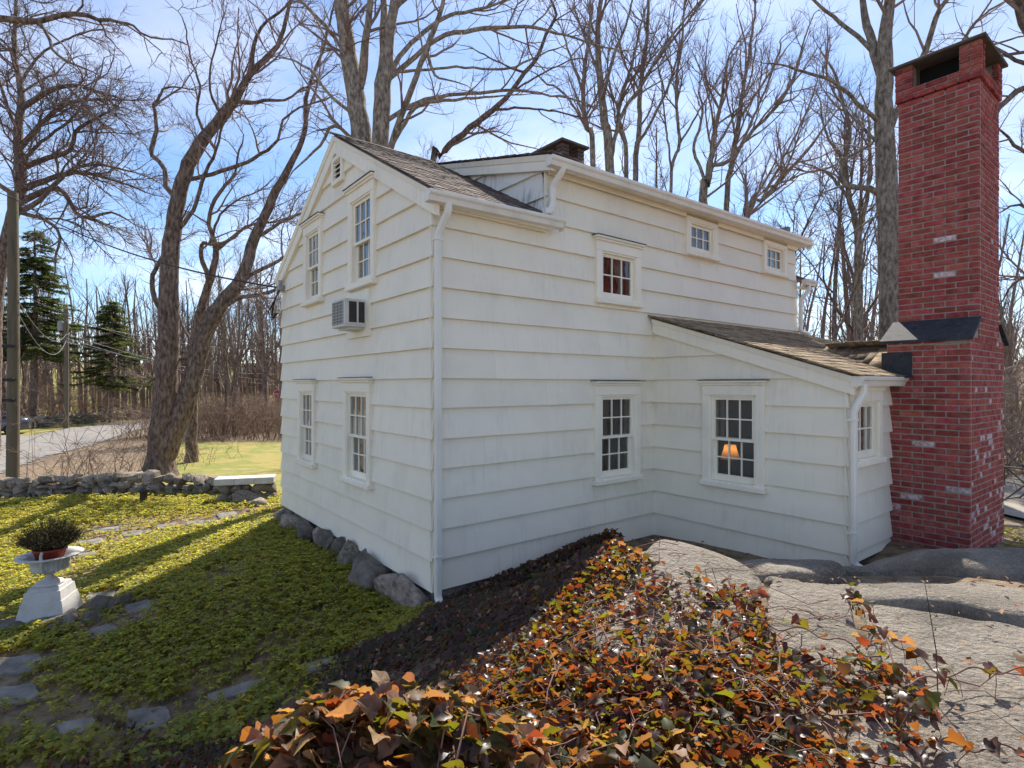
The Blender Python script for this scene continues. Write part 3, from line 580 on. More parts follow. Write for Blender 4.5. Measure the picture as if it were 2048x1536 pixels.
# gable vent with its slats, and the panel round the air conditioner
mb = MB(); WL.cb(mb, 2.33, 2.39, -.03, .026, 4.78, 5.16); WL.cb(mb, 2.66, 2.72, -.03, .026, 4.78, 5.16); WL.cb(mb, 2.39, 2.66, -.03, .026, 5.10, 5.16); WL.cb(mb, 2.39, 2.66, -.03, .03, 4.78, 4.83); vent = mb.build('gable_vent', M['trim'], house)
for i in range(4):
    z = 4.845+i*.066; mobj('slat', [WL.p(2.39,.01,z), WL.p(2.66,.01,z), WL.p(2.66,-.06,z+.055), WL.p(2.39,-.06,z+.055), WL.p(2.39,.01,z+.012), WL.p(2.66,.01,z+.012), WL.p(2.66,-.06,z+.067), WL.p(2.39,-.06,z+.067)], [(0,1,2,3),(4,5,6,7),(0,1,5,4),(2,3,7,6)], M['trim'], vent)
mb = MB(); WL.box(mb, 2.36, 2.69, -.09, -.08, 4.8, 5.14); mb.build('vent_back', M['shade_black'], vent)  # black sheet behind the slats, painted in place of the attic's shade
mb = MB(); WL.box(mb, 1.49, 2.20, -.03, .008, 2.66, 3.235); mb.build('patch_panel', M['trim'], house)
# gutters and downspouts
GP = [(0, 0), (-.12, 0), (-.125, -.012), (-.12, -.035), (-.10, -.055), (-.085, -.10), (0, -.105)]
def gutter(hx0, hx1, hy, z, s0=0.):
    mb = MB(); V = [(hx0, hy+y, z+q) for y, q in GP]+[(hx1, hy+y, z+q-s0) for y, q in GP]; k = len(GP)
    mb.add(V, [tuple(range(k))[::-1], tuple(range(k, 2*k))]+[(i, (i+1) % k, k+(i+1) % k, k+i) for i in range(k)])
    for e in (hx0, hx1): mb.add([(e+(-.004 if e == hx0 else .004), hy+y*1.03, z+q*1.03) for y, q in GP], [tuple(range(k))])
    return mb.build('gutter', M['gutter'], house)
gutter(-.13, 1.63, -.085, 3.94, -.03); gutter(1.40, 7.75, -.125, 4.64, -.06); gutter(3.44, 4.695, -2.505, 2.155); gutter(7.66, 8.03, -.085, 3.985)
def spout(path, w=.075, d=.055, r=0):
    pr = []
    for sx, sy in ((-1,-1),(1,-1),(1,1),(-1,1)):
        c = .014; q = [(sx*(w/2-c), sy*d/2), (sx*w/2, sy*(d/2-c))]; pr += q if sx*sy < 0 else q[::-1]
    P = [np.array(p, float) for p in path]; out = [P[0]]
    for i in range(1, len(P)-1):     # rounded elbows
        a = P[i]+(P[i-1]-P[i])/np.linalg.norm(P[i-1]-P[i])*.045; b = P[i]+(P[i+1]-P[i])/np.linalg.norm(P[i+1]-P[i])*.045
        for t in (0, .33, .67, 1): out.append((1-t)**2*a+2*t*(1-t)*P[i]+t*t*b)
    out.append(P[-1])
    mb = MB(); mb.sweep(out, pr, up=(.02, 1, .05)); o = mb.build('downspout', M['gutter'], house)
    return o
ds = spout([(.10,-.15,3.89),(.10,-.15,3.78),(.045,-.045,3.56),(.045,-.045,-.06),(.02,-.26,-.17)])
for z in (3.5, .35): mb = MB(); mb.box(-.002, .092, -.078, -.012, z, z+.022); mb.build('strap', M['gutter'], ds)
spout([(1.60,-.19,4.61),(1.60,-.19,4.52),(1.56,-.06,4.36),(1.56,-.06,4.14),(1.46,-.12,4.04),(1.36,-.14,4.02)])
spout([(7.80,-.15,3.89),(7.80,-.15,3.80),(7.70,-.05,3.62),(7.70,-.05,3.05),(7.72,-.2,2.98)])
ds = spout([(3.56,-2.58,2.07),(3.56,-2.58,1.98),(3.455,-2.525,1.80),(3.455,-2.525,.24),(3.50,-2.70,.15)])
for z in (1.70, .55): mb = MB(); mb.box(3.41, 3.50, -2.556, -2.473, z, z+.022); mb.build('strap', M['gutter'], ds)
# foundation
fd = MB(); fd.box(.05, .35, .06, 5.18, -.9, -.021); fd.box(.06, 3.5, .05, .35, -.9, -.0215); fd.box(3.55, 3.8, -2.38, .04, -.7, -.022); fd.box(3.8, 7.6, -2.39, -2.1, -.7, .199); fnd = fd.build('foundation', M['rock_dark'], house)

# the brick chimney at the end of the lean-to
BL, BH, BC = .2125, .057, .0677
ch = MB(); ch.box(4.706, 6.194, -3.174, -2.41, -.1, 2.54); ch.box(5.076, 5.954, -3.174, -2.412, 2.5, 5.44)
chim = ch.build('chimney', M['mortar'], house); tag(chim, 'tall red brick chimney with slate shoulders and an open hooded top')
BR = []     # hx,hy,z centre, length axis ('y' or 'x'), length, face depth
def course(hx0, hx1, hy0, hy1, z, r, head=False):
    def run(a, b, axis, fixed, first, hd):
        p = a; i = 0; L = .102 if hd else BL
        while p < b-.02:
            l = (first if i == 0 else (BL if hd and random.random() < .07 else L)); l = min(l, b-p)
            if b-p-l < .045: l = b-p
            BR.append((axis, fixed, p, l-.0105, z)); p += l; i += 1
    h = (.102 if r % 2 else BL)
    run(hy0, hy1, 'y', hx0, .10 if r % 2 == 0 else BL, False)
    run(hx0+.1, hx1, 'x', hy0, .06+.05*(r % 2), True)
    run(hx0+.1, hx1-.0, 'xb', hy1, BL*.5, False); run(hy0+.1, hy1-.1, 'yb', hx1, BL*.5, False)
zz = .02; r = 0
while zz < 2.53: course(4.70, 6.20, -3.18, -2.405, zz, r); zz += BC; r += 1
zz = 2.56
while zz < 5.43: course(5.07, 5.96, -3.18, -2.40, zz, r); zz += BC; r += 1
top0 = zz
for k in range(2): course(5.045, 5.985, -3.205, -2.375, zz, r); zz += BC; r += 1
op0 = zz
for k in range(4):      # four corner piers round the open top
    for axis, fixed, spans in (('y', 5.045, [(-3.205, -3.0), (-2.56, -2.375)]), ('x', -3.205, [(5.15, 5.22), (5.81, 5.985)]), ('yb', 5.985, [(-3.1, -3.0), (-2.56, -2.48)]), ('xb', -2.375, [(5.15, 5.22), (5.81, 5.985)])):
        for a, b_ in spans:
            cut = [a, (a+b_)/2 if (b_-a > .15 and k % 2) else b_, b_]
            for p, q in zip(cut[:-1], cut[1:]):
                if q-p > .03: BR.append((axis, fixed, p, q-p-.008, zz))
    zz += BC
top1 = zz
mb = MB(); mb.box(5.058, 5.972, -3.193, -2.387, 5.49, op0-.004)
for x0, x1 in ((5.058, 5.21), (5.82, 5.972)):
    for y0, y1 in ((-3.193, -3.005), (-2.555, -2.387)): mb.box(x0, x1, y0, y1, op0-.004, top1)
mb.build('chimney_head', M['mortar'], chim)
mb = MB(); mb.box(5.16, 5.87, -3.05, -2.5, op0-.1, op0+.003); mb.box(5.28, 5.74, -2.99, -2.57, op0, top1-.002); mb.build('flue_shade_block', M['shade_black'], chim)  # black block added in the open top, its colour standing in for shade
mb = MB(); mb.cbox(5.005, 6.03, -3.25, -2.33, top1, top1+.035, .006); mb.build('cap_slab', M['capstone'], chim)
def brick_verts(axis, fixed, p, l, z, t=.006):
    dep = .06
    if axis == 'y': b = (fixed-t*0, fixed+dep, p, p+l)
    elif axis == 'yb': b = (fixed-dep, fixed, p, p+l)
    elif axis == 'x': b = (p, p+l, fixed, fixed+dep)
    else: b = (p, p+l, fixed-dep, fixed)
    j = random.uniform(-.0025, .0025); q = MB(); q.cbox(b[0]+(j if axis[0] == 'y' else 0), b[1]+(j if axis[0] == 'y' else 0), b[2]+(j if axis[0] == 'x' else 0), b[3]+(j if axis[0] == 'x' else 0), z+random.uniform(-.001, .001), z+BH, .006)
    return q
LEFT = sorted([b for b in BR if b[0] == 'y'], key=lambda b: b[4])
ind = set(map(id, LEFT[:300]))
grp = {'brick': MB(), 'brick_pale': MB()}; gr_r = {'brick': [], 'brick_pale': []}
for b in BR:
    pale = random.random() < (.11 if b[0] == 'x' and b[4] < 2.0 else .03 if b[0] == 'x' and b[4] < 3 else .018 if b[4] < 1.9 else .004 if b[4] < 4.4 else .0); key = 'brick_pale' if pale else 'brick'
    q = brick_verts(*b)
    if id(b) in ind: q.build('brick', M[key], chim)
    else: grp[key].add(q.v, q.f); gr_r[key] += [random.random()]*len(q.v)
for k in grp: tag(mobj('bricks', grp[k].v, grp[k].f, M[k], chim, rnd=gr_r[k]), kind='stuff')
# sloping slate shoulders either side of the stack, flashing
mb = MB(); mb.hexa([(4.655,-3.215,2.545),(5.09,-3.20,2.79),(5.09,-2.36,2.79),(4.655,-2.35,2.545),(4.655,-3.215,2.575),(5.06,-3.20,2.825),(5.06,-2.36,2.825),(4.655,-2.35,2.575)]); mb.build('shoulder_slate', M['slate'], chim)
mb = MB(); mb.hexa([(5.94,-3.20,2.79),(6.25,-3.215,2.545),(6.25,-2.35,2.545),(5.94,-2.36,2.79),(5.97,-3.20,2.825),(6.25,-3.215,2.575),(6.25,-2.35,2.575),(5.97,-2.36,2.825)]); mb.build('shoulder_slate', M['slate'], chim)
mb = MB(); mb.hexa([(4.70,-3.17,2.5),(5.09,-3.17,2.5),(5.09,-2.41,2.5),(4.70,-2.41,2.5),(4.70,-3.17,2.55),(5.09,-3.17,2.76),(5.09,-2.41,2.76),(4.70,-2.41,2.55)]); mb.hexa([(5.95,-3.17,2.5),(6.2,-3.17,2.5),(6.2,-2.41,2.5),(5.95,-2.41,2.5),(5.95,-3.17,2.76),(6.2,-3.17,2.55),(6.2,-2.41,2.55),(5.95,-2.41,2.76)]); mb.build('shoulder', M['mortar'], chim)
mb = MB(); mb.box(4.685, 4.698, -2.66, -2.36, 2.16, 2.44); mb.box(4.56, 4.698, -2.68, -2.36, 2.145, 2.16); mb.build('flashing', M['slate'], chim)
# the small chimney on the ridge: brick piers under a stone slab
sc = MB(); sc.box(4.30, 4.85, 2.70, 3.45, 4.9, 6.02); s2 = sc.build('ridge_chimney', M['brown_brick'], house)
zq = 5.5; r = 0
while zq < 6.55:
    for cx in (4.30, 4.70):
        for cy in (2.70, 3.30):
            if zq > 6.02 or (cy < 3 and zq > 5.4): mb = MB(); mb.cbox(cx-.012+(.004 if r % 2 else 0), cx+.163, cy-.012, cy+.163, zq, zq+.062, .007); mb.build('brick', M['brown_brick'], s2)
    zq += .0705; r += 1
mb = MB(); mb.cbox(4.22, 4.93, 2.62, 3.54, zq, zq+.05, .008); mb.build('cap_slab', M['capstone'], s2)
# cable bracket and meter cables at the far end of the gable wall
mb = MB(); mb.cbox(-.10, .0, 4.98, 5.12, 3.66, 3.76, .012); mb.tube([(-.06,5.03,3.76),(-.06,5.03,3.84)], .03, 8); cbk = mb.build('cable_bracket', M['steel'], house)
for k in range(4):
    mb = MB(); t = [(-.08,5.08-.03*k,3.66),(-.14-.03*k,5.10,3.45-.05*k),(-.12,5.26+.02*k,3.30-.04*k),(-.02,5.33,3.32)]; mb.tube(t, .009, 6); mb.build('cable', M['wire'], cbk)
# ---------------------------------------------------------------- things on and in the house
ac = empty('air_conditioner', (*H2(0, 0), 0), TH); tag(ac, 'cream wall air conditioner sticking out under the upper gable window', 'air conditioner')
mb = MB(); mb.cbox(-.27, .02, 1.60, 2.01, 2.765, 3.105, .008); mb.box(-.2, .0, 1.64, 1.97, 2.74, 2.766); mb.build('case', M['ac'], ac)
mb = MB(); mb.box(-.2715, -.2705, 1.635, 1.985, 2.80, 3.08); cg = mb.build('coil', M['acdark'], ac)
mb = MB()
for i in range(8): y = 1.64+i*.049; mb.box(-.279, -.2725, y-.0025, y+.0025, 2.80, 3.08)
for i in range(8): z = 2.81+i*.038; mb.box(-.280, -.2790, 1.635, 1.985, z-.0025, z+.0025)
mb.build('grille', M['ac'], ac)
for x0, x1 in ((-.215, -.12), (-.095, -.02)):
    mb = MB(); mb.box(x0, x1, 1.5988, 1.5996, 2.82, 3.07); lv = mb.build('louvre_panel', M['acdark'], ac)
    mb = MB()
    for i in range(16): z = 2.825+i*.0153; mb.hexa([(x0,1.5925,z),(x1,1.5925,z),(x1,1.5985,z+.006),(x0,1.5985,z+.006),(x0,1.5925,z+.003),(x1,1.5925,z+.003),(x1,1.5985,z+.009),(x0,1.5985,z+.009)])
    mb.build('louvres', M['acdark'], lv)
mb = MB(); mb.cbox(-.275, -.0, 1.593, 1.6, 2.795, 2.818, .002); mb.cbox(-.275, -.0, 1.593, 1.6, 3.072, 3.09, .002); mb.cbox(-.118, -.097, 1.593, 1.6, 2.818, 3.072, .002); mb.build('side_trim', M['ac'], ac)
lx, ly = H2(4.20, -.72)
tb = empty('side_table', (lx, ly, -.03)); tag(tb, 'dark side table under the lit lamp behind the lean-to window', 'table')
mb = MB(); mb.cbox(-.3, .3, -.3, .3, .76, .80, .006); mb.build('table_top', M['lampbase'], tb)
for sx in (-.26, .26):
    for sy in (-.26, .26): mb = MB(); mb.box(sx-.02, sx+.02, sy-.02, sy+.02, 0, .7595); mb.build('leg', M['lampbase'], tb)
lp = empty('table_lamp', (lx, ly, .771)); tag(lp, 'lit table lamp with bell shaped shade seen through the lean-to window', 'lamp')
mb = MB(); mb.lathe([(0, 0), (.07, 0), (.075, .02), (.03, .04), (.045, .1), (.06, .16), (.03, .23), (.012, .26), (.012, .34), (0, .34)], 16); mb.build('lamp_base', M['lampbase'], lp, True)
mb = MB(); mb.lathe([(.135, .29), (.127, .30), (.105, .36), (.083, .43), (.074, .48)], 24); mb.build('lamp_shade', M['shade'], lp, True)
bl = bpy.data.lights.new('lamp_bulb', 'POINT'); bl.energy = .55; bl.color = (1, .55, .22); bl.shadow_soft_size = .035; bo = bpy.data.objects.new('lamp_bulb', bl); link(bo, lp); bo.location = (0, 0, .42)

# ---------------------------------------------------------------- stones
def unit_stone(seed, n=3, flat=1.):
    """rounded, slightly angular stone: subdivided cube pushed towards a sphere, with lumps"""
    g = np.linspace(-1, 1, n+1); V = {}; Fc = []; r = np.random.default_rng(seed)
    def vid(p):
        k = tuple(np.round(p, 4))
        if k not in V: V[k] = len(V)
        return V[k]
    for ax in range(3):
        for s in (-1, 1):
            for i in range(n):
                for j in range(n):
                    q = []
                    for a, b in ((i, j), (i+1, j), (i+1, j+1), (i, j+1)):
                        p = [0, 0, 0]; p[ax] = s; p[(ax+1) % 3] = g[a]; p[(ax+2) % 3] = g[b]; q.append(vid(p))
                    Fc.append(tuple(q if s > 0 else q[::-1]))
    P = np.array(list(V.keys())); L = np.linalg.norm(P, axis=1, keepdims=True); S_ = P/L
    P = P*.45+S_*.62
    for _ in range(6):
        d = r.normal(size=3); d /= np.linalg.norm(d); c = r.uniform(.55, .8); h = P@d; P = P-np.outer(np.maximum(h-c, 0)*.85, d)   # split faces
    k = r.normal(size=(3, 3))*2; P = P*(1+.07*np.sin(P@k.T).sum(1, keepdims=True))
    if n > 4: k2 = r.normal(size=(3, 3))*6; P = P*(1+.02*np.sin(P@k2.T).sum(1, keepdims=True))
    return P*.92, Fc
STM = []
for s in range(10):
    P_, F_ = unit_stone(100+s, 2 if s < 8 else 2); me = bpy.data.meshes.new('stone'); me.from_pydata(P_.tolist(), [], F_); me.materials.append(M['wallstone']); STM.append(me)
def stone_at(c, size, rotz, parent, tilt=.15):
    o = bpy.data.objects.new('stone', random.choice(STM)); link(o, parent)
    o.location = c; o.rotation_euler = (random.uniform(-tilt, tilt), random.uniform(-tilt, tilt), rotz+random.uniform(-.35, .35)+random.choice((0, math.pi))); o.scale = size; return o
def stone_wall(name, label, pts, h, sl, thick, lim=300, zoff=0):
    """dry stone wall along ground points; stones in uneven courses, each its own piece"""
    P = np.array(pts, float); root = empty(name, (0, 0, 0)); tag(root, label, 'stone wall')
    seg = np.hypot(*(P[1:]-P[:-1]).T); tot = seg.sum(); cum = np.r_[0, np.cumsum(seg)]
    def at(s): i = min(np.searchsorted(cum, s, side='right')-1, len(seg)-1); t = (s-cum[i])/seg[i]; p = P[i]+(P[i+1]-P[i])*t; d = (P[i+1]-P[i])/seg[i]; return p, d
    n = 0; zr = 0.; row = 0
    while zr < h-.03:
        rh = random.uniform(.75, 1.25)*sl*.55; s = random.uniform(-sl, 0)
        while s < tot and n < lim:
            l = sl*random.uniform(.55, 1.5); p, d = at(min(max(s+l/2, 0), tot)); hh = rh*random.uniform(.75, 1.3)
            top = h*(.72+.45*vnoise(s, row*0, 5, 1.1))
            if zr < top:
                nrm = np.array([-d[1], d[0]]); q = p+nrm*random.uniform(-.5, .5)*thick*.25
                gz_ = float(ground(q[0], q[1]))
                stone_at((q[0], q[1], gz_+zr+hh*.45+zoff), (l*.56, thick*random.uniform(.42, .55), hh*.62), math.atan2(d[1], d[0]), root); n += 1
            s += l*.93
        zr += rh*.86; row += 1
    return root
wa = [(P3(-60, 1000, 15.4)[0], 15.4), (P3(130, 0, 15.0)[0], 15.0), (P3(300, 0, 14.6)[0], 14.6), (P3(455, 0, 14.3)[0], 14.3)]
stone_wall('stone_wall', 'low dry stone wall across the garden in front of the double trunked tree', wa, .40, .34, .5, 230)
wb = [(-36.5, 36.4), (-34.0, 39.2), (-33.6, 45), (-33.2, 53)]
stone_wall('stone_wall', 'pale stone wall on the far side of the road behind the car', wb, .75, .42, .5, 190)
wk = [(-14.5, 44.5), (-7, 47), (0, 49)]
stone_wall('stone_wall', 'dark far stone wall before the green meadow', wk, .6, .5, .5, 60)
# loose stones and boulders
BIG = {}
def boulder(name, label, c, size, rz_=0, mt='rock', seed=0, n=8, tilt=(0, 0), cat='boulder', parent=None, group=None):
    P_, F_ = unit_stone(500+seed, n); o = mobj(name, P_, F_, M[mt], parent, True); o.location = c; o.scale = size; o.rotation_euler = (tilt[0], tilt[1], rz_)
    if parent is None: tag(o, label, cat, group)
    return o
# the row of big stones under the gable wall are the house's own foundation
for i, (hx, hy, sx, sy, sz) in enumerate([(-.05,.50,.24,.50,.25),(-.10,1.22,.24,.33,.27),(.02,1.62,.16,.17,.20),(-.04,1.95,.19,.22,.22),(.0,2.35,.18,.24,.21),(-.03,2.78,.19,.25,.2),(.02,3.2,.17,.2,.2),(-.04,3.6,.2,.26,.19),(.02,4.02,.17,.2,.18),(-.02,4.4,.19,.22,.17),(.0,4.8,.18,.22,.18),(.0,5.18,.2,.2,.2)]):
    gz_ = float(ground(*H2(hx, hy))); up_ = .16 if i > 11 else 0; boulder('stone', None, (hx, hy, gz_+sz*.36+up_), (sx, sy, sz), .25*math.sin(i*7), 'rock_dark' if i % 3 else 'wallstone', i*3+1, 7, (.15*math.sin(i*3), .12), parent=fnd)
def slab_rock(name, label, poly, thick, mt='rock', rings=14, seg=56, round_=.35, lump=.05, cat='rock', seed=0, sink=.12, px=True, parent=None, kind=None, flat=False, group=None):
    """a rock with the outline 'poly' (photo pixels on the ground): edges rounded over, top uneven, sides going into the ground"""
    Q = G(*np.array(poly, float).T)[:, :2] if px else np.array(poly, float)
    c = Q.mean(0); ang = np.arctan2(Q[:, 1]-c[1], Q[:, 0]-c[0]); rad = np.hypot(*(Q-c).T); od = np.argsort(ang); ang = ang[od]; rad = rad[od]
    th = np.linspace(-math.pi, math.pi, seg, endpoint=False)
    # straight sides between the corners
    Qo = Q[od]; rr = np.empty(seg)
    for i, t in enumerate(th):
        j = np.searchsorted(ang, t) % len(ang); a = Qo[j-1]-c; b_ = Qo[j]-c; d = np.array([math.cos(t), math.sin(t)]); e = b_-a
        den = d[0]*e[1]-d[1]*e[0]; rr[i] = (a[0]*e[1]-a[1]*e[0])/den if abs(den) > 1e-6 else rad[j]
    rr = np.clip(rr, .2*rad.min(), rad.max()*1.02)
    rr = rr*(1+.03*np.sin(th*7+seed)+.02*np.sin(th*13+seed*2))
    k = np.r_[np.linspace(0, .8, rings)[1:], .86, .91, .95, .98, 1., 1.005]
    X = c[0]+k[:, None]*rr[None]*np.cos(th); Y = c[1]+k[:, None]*rr[None]*np.sin(th)
    e = np.clip((1-k)/round_, 0, 1); prof = np.sqrt(np.clip(1-(1-e)**2, 0, 1))
    X = np.vstack([np.full((1, seg), c[0]), X]); Y = np.vstack([np.full((1, seg), c[1]), Y]); prof = np.r_[1, prof]
    base = ground(X, Y) if not flat else np.full(X.shape, float(ground(*c)))
    Z = base-sink*(prof[:, None] < .02)+thick*prof[:, None]+(fbm(X, Y, 40+seed, 1.3, 5)*lump*2+fbm(X, Y, 60+seed, 9., 3)*lump*.25)*prof[:, None]
    nr = len(prof); i = (np.arange(nr-1)[:, None]*seg+np.arange(seg)[None]); j = np.arange(nr-1)[:, None]*seg+(np.arange(seg)[None]+1) % seg
    o = mobj(name, np.stack([X, Y, Z], -1).reshape(-1, 3), np.stack([i, j, j+seg, i+seg], -1).reshape(-1, 4), M[mt], parent, True)
    if parent is None and kind is None: tag(o, label, cat, group)
    if kind: tag(o, kind=kind)
    return o
def oval(cx, cy, rx, ry, rot, n=9, j=.12, seed=0):
    r_ = np.random.default_rng(seed); return [(cx+math.cos(rot)*rx*math.cos(t)*k-math.sin(rot)*ry*math.sin(t)*k, cy+math.sin(rot)*rx*math.cos(t)*k+math.cos(rot)*ry*math.sin(t)*k) for t, k in zip(np.arange(n)*2*math.pi/n, r_.uniform(1-j, 1+j, n))]
slab_rock('rock_slab', 'broad sunlit granite slab filling the lower right foreground', [(1712,1222),(1800,1228),(1900,1241),(2050,1267),(2440,1298),(2500,1340),(2450,1600),(2100,1720),(1830,1560),(1765,1390)], .045, seed=1, rings=30, seg=140, round_=.05, lump=.06)
slab_rock('rock_slab', 'long upper granite ledge behind the broad sunlit slab', [(1714,1178),(1800,1168),(1920,1178),(2060,1190),(2300,1215),(2425,1292),(2050,1262),(1900,1236),(1800,1223),(1710,1216)], .055, seed=15, rings=20, seg=140, round_=.07, lump=.05)
slab_rock('rock_slab', 'smaller sunlit slab left of the long crack in the granite', [(1535,1186),(1610,1178),(1674,1182),(1704,1240),(1757,1370),(1700,1420),(1590,1390),(1530,1290)], .045, seed=2, round_=.10, seg=84, lump=.04)
slab_rock('boulder', 'rounded sunlit boulder in the inner corner behind the ivy', [(1255,1150),(1295,1115),(1400,1103),(1490,1128),(1525,1190),(1490,1270),(1380,1300),(1240,1240)], .07, seed=3, round_=.4, seg=84, rings=20, lump=.05, cat='boulder')
slab_rock('boulder', 'long grey boulder in shade under the lean-to corner', oval(2.34,4.85,.56,.30,.1,9,.1,4), .15, seed=4, round_=.22, cat='boulder', px=False, lump=.06, mt='rock_dark')
slab_rock('boulder', 'grey outcrop sloping down from the foot of the brick chimney', oval(4.35,5.05,1.25,.55,-.25,11,.08,5), .22, seed=5, round_=.6, seg=84, rings=20, lump=.10, cat='boulder', px=False)
slab_rock('boulder', 'sunlit hump of granite between the slab and the chimney outcrop', oval(3.05,3.82,1.0,.42,-.1,11,.10,6), .10, seed=6, round_=.6, lump=.06, cat='boulder', px=False)
slab_rock('rock', 'flat pale stone lying before the shaded boulder', oval(1.66,3.42,.14,.06,.1,8,.12,7), .06, seed=7, round_=.4, seg=40, rings=8, px=False)
slab_rock('rock', 'speckled stone wedged right of the flat pale stone', oval(1.80,3.26,.09,.06,-.3,7,.12,8), .05, seed=8, round_=.5, seg=40, rings=8, px=False, mt='rock_dark')
slab_rock('rock', 'small upright stone at the head of the crack', oval(1.95,3.24,.05,.07,.2,7,.12,9), .05, seed=9, round_=.5, seg=36, rings=8, px=False)
slab_rock('rock', 'grey stone at the foot of the lean-to downspout', oval(3.25,5.12,.36,.2,.2,8,.12,10), .10, seed=10, round_=.4, seg=40, rings=8, mt='rock_dark', px=False)
slab_rock('boulder', 'buried granite edge poking out of the ivy at the bottom right', [(1690,1470),(1740,1440),(1800,1500),(1860,1590),(1800,1640),(1690,1560)], .07, seed=11, round_=.4, lump=.05, cat='boulder')
slab_rock('rock_slab', 'granite ledge in the bottom right corner of the picture', [(1860,1525),(1920,1500),(2000,1510),(2100,1540),(2140,1640),(1880,1660)], .07, seed=12, round_=.2, lump=.03)
slab_rock('boulder', 'grey rock face hidden under the orange ivy', [(1120,1230),(1200,1200),(1300,1225),(1330,1290),(1240,1340),(1130,1310)], .06, seed=13, round_=.5, lump=.05, cat='boulder')
# garden path
path = empty('path', (0, 0, 0)); tag(path, kind='structure')
for i, q in enumerate([[(-40,1322),(80,1312),(95,1330),(60,1352),(-40,1356)],[(-40,1382),(70,1368),(82,1390),(50,1410),(-40,1415)],[(250,1425),(335,1415),(345,1440),(320,1462),(248,1470)],[(412,1392),(520,1360),(530,1378),(425,1410)],
    [(600,1335),(690,1308),(700,1322),(612,1350)],[(110,1450),(190,1438),(195,1462),(120,1478)],[(165,1270),(215,1250),(250,1262),(210,1280)],[(245,1215),(300,1203),(308,1220),(255,1232)],[(165,1190),(230,1182),(245,1200),(180,1212)],
    [(370,1045),(430,1040),(440,1050),(375,1058)],[(310,1052),(350,1047),(355,1056),(315,1062)],[(180,1060),(240,1054),(250,1062),(190,1070)],[(150,1085),(205,1078),(212,1086),(160,1094)],[(140,1112),(190,1104),(196,1114),(148,1122)],[(430,1030),(470,1024),(480,1033),(440,1041)],[(240,1066),(300,1060),(306,1069),(246,1076)],[(700,1300),(770,1278),(775,1290),(706,1312)]]):
    slab_rock('flagstone', None, q, .028, 'flag', 6, 36, .10, .012, seed=20+i, parent=path)
for i, (px_, py_, s, lab) in enumerate([(205,1222,.17,'upright grey stone right of the urn pedestal'),(232,1216,.13,'smaller grey stone leaning behind the upright stone'),(182,1246,.10,'little grey stone below the upright stone'),(30,1262,.16,'flat grey stone left of the pedestal foot'),(120,1262,.13,'flat stone under the front of the pedestal'),(15,1240,.13,'pale stone at the left edge beside the pedestal'),(75,1258,.13,'long stone before the pedestal')]):
    p = G(px_, py_); boulder('stone', lab, (p[0], p[1], p[2]+s*.2), (s*1.3, s, s*.75 if i > 2 else s*1.15), i*1.3, 'rock_dark', 30+i, 5, cat='stone')

# ---------------------------------------------------------------- urn on its pedestal
up = G(100, 1236); ub = empty('pedestal', (up[0], up[1], up[2]), .28); tag(ub, 'grey stepped stone pedestal tapering under the urn', 'pedestal')
slab_rock('pedestal_stone', 'rough flat stone under the pedestal', [(38,1252),(60,1225),(150,1222),(162,1238),(150,1256),(60,1264)], .09, 'rock_dark', 8, 40, .3, .02, cat='stone', seed=50)
def frust(mb, w0, w1, z0, z1): mb.hexa([(-w0,-w0,z0),(w0,-w0,z0),(w0,w0,z0),(-w0,w0,z0),(-w1,-w1,z1),(w1,-w1,z1),(w1,w1,z1),(-w1,w1,z1)])
mb = MB(); frust(mb, .30, .285, .05, .08); frust(mb, .285, .245, .08, .25); mb.build('lower_block', M['urn'], ub)
mb = MB(); frust(mb, .235, .215, .2502, .36); mb.build('middle_block', M['urn'], ub)
mb = MB(); frust(mb, .195, .185, .3602, .40); mb.build('plinth', M['urn'], ub)
un = empty('urn', (up[0], up[1], up[2]+.4002), .28); un.scale = (.82, .82, 1); ub.scale = (.80, .80, 1); tag(un, 'grey fluted garden urn with a wide scalloped rim on the stepped pedestal', 'urn')
def fl(r, z, a, i): return r*(1+(.045*math.cos(a*24) if 10 <= i <= 13 else 0)+(.07*abs(math.cos(a*16)) if i in (16, 17) else 0))
mb = MB(); mb.lathe([(0,0),(.165,0),(.17,.015),(.15,.035),(.10,.05),(.055,.075),(.048,.10),(.06,.125),(.14,.15),(.20,.17),(.215,.185),(.205,.20),(.20,.21),(.225,.285),(.245,.30),(.30,.325),(.365,.335),(.37,.345),(.33,.348),(.25,.335),(.22,.30),(0,.28)], 96, fn=fl); mb.build('bowl', M['urn'], un, True)
for s in (-1, 1):
    mb = MB(); t = [(s*.19,0,.17),(s*.25,0,.20),(s*.30,0,.27),(s*.335,0,.35),(s*.34,0,.40),(s*.31,0,.425),(s*.285,0,.40)]; mb.tube([(0*p[0]+p[0]*math.cos(-1.45), p[0]*math.sin(-1.45), p[2]) for p in t], [.016,.018,.02,.02,.018,.016,.012], 8); mb.build('handle', M['urn'], un, True)
pt = empty('flower_pot', (up[0], up[1], up[2]+.4002+.282), 0); pt.scale = (.78, .78, 1); tag(pt, 'dark red pot standing inside the grey urn', 'pot')
mb = MB(); mb.lathe([(0,0),(.16,0),(.195,.11),(.21,.112),(.213,.14),(.195,.14),(.19,.12),(0,.115)], 32); mb.build('pot_wall', M['redpot'], pt, True)
ps = empty('dry_plant', (up[0], up[1], up[2]+.4002+.40), 0); ps.scale = (.86, .86, 1.2); tag(ps, 'dry dark dome of stems growing in the red pot', 'plant')

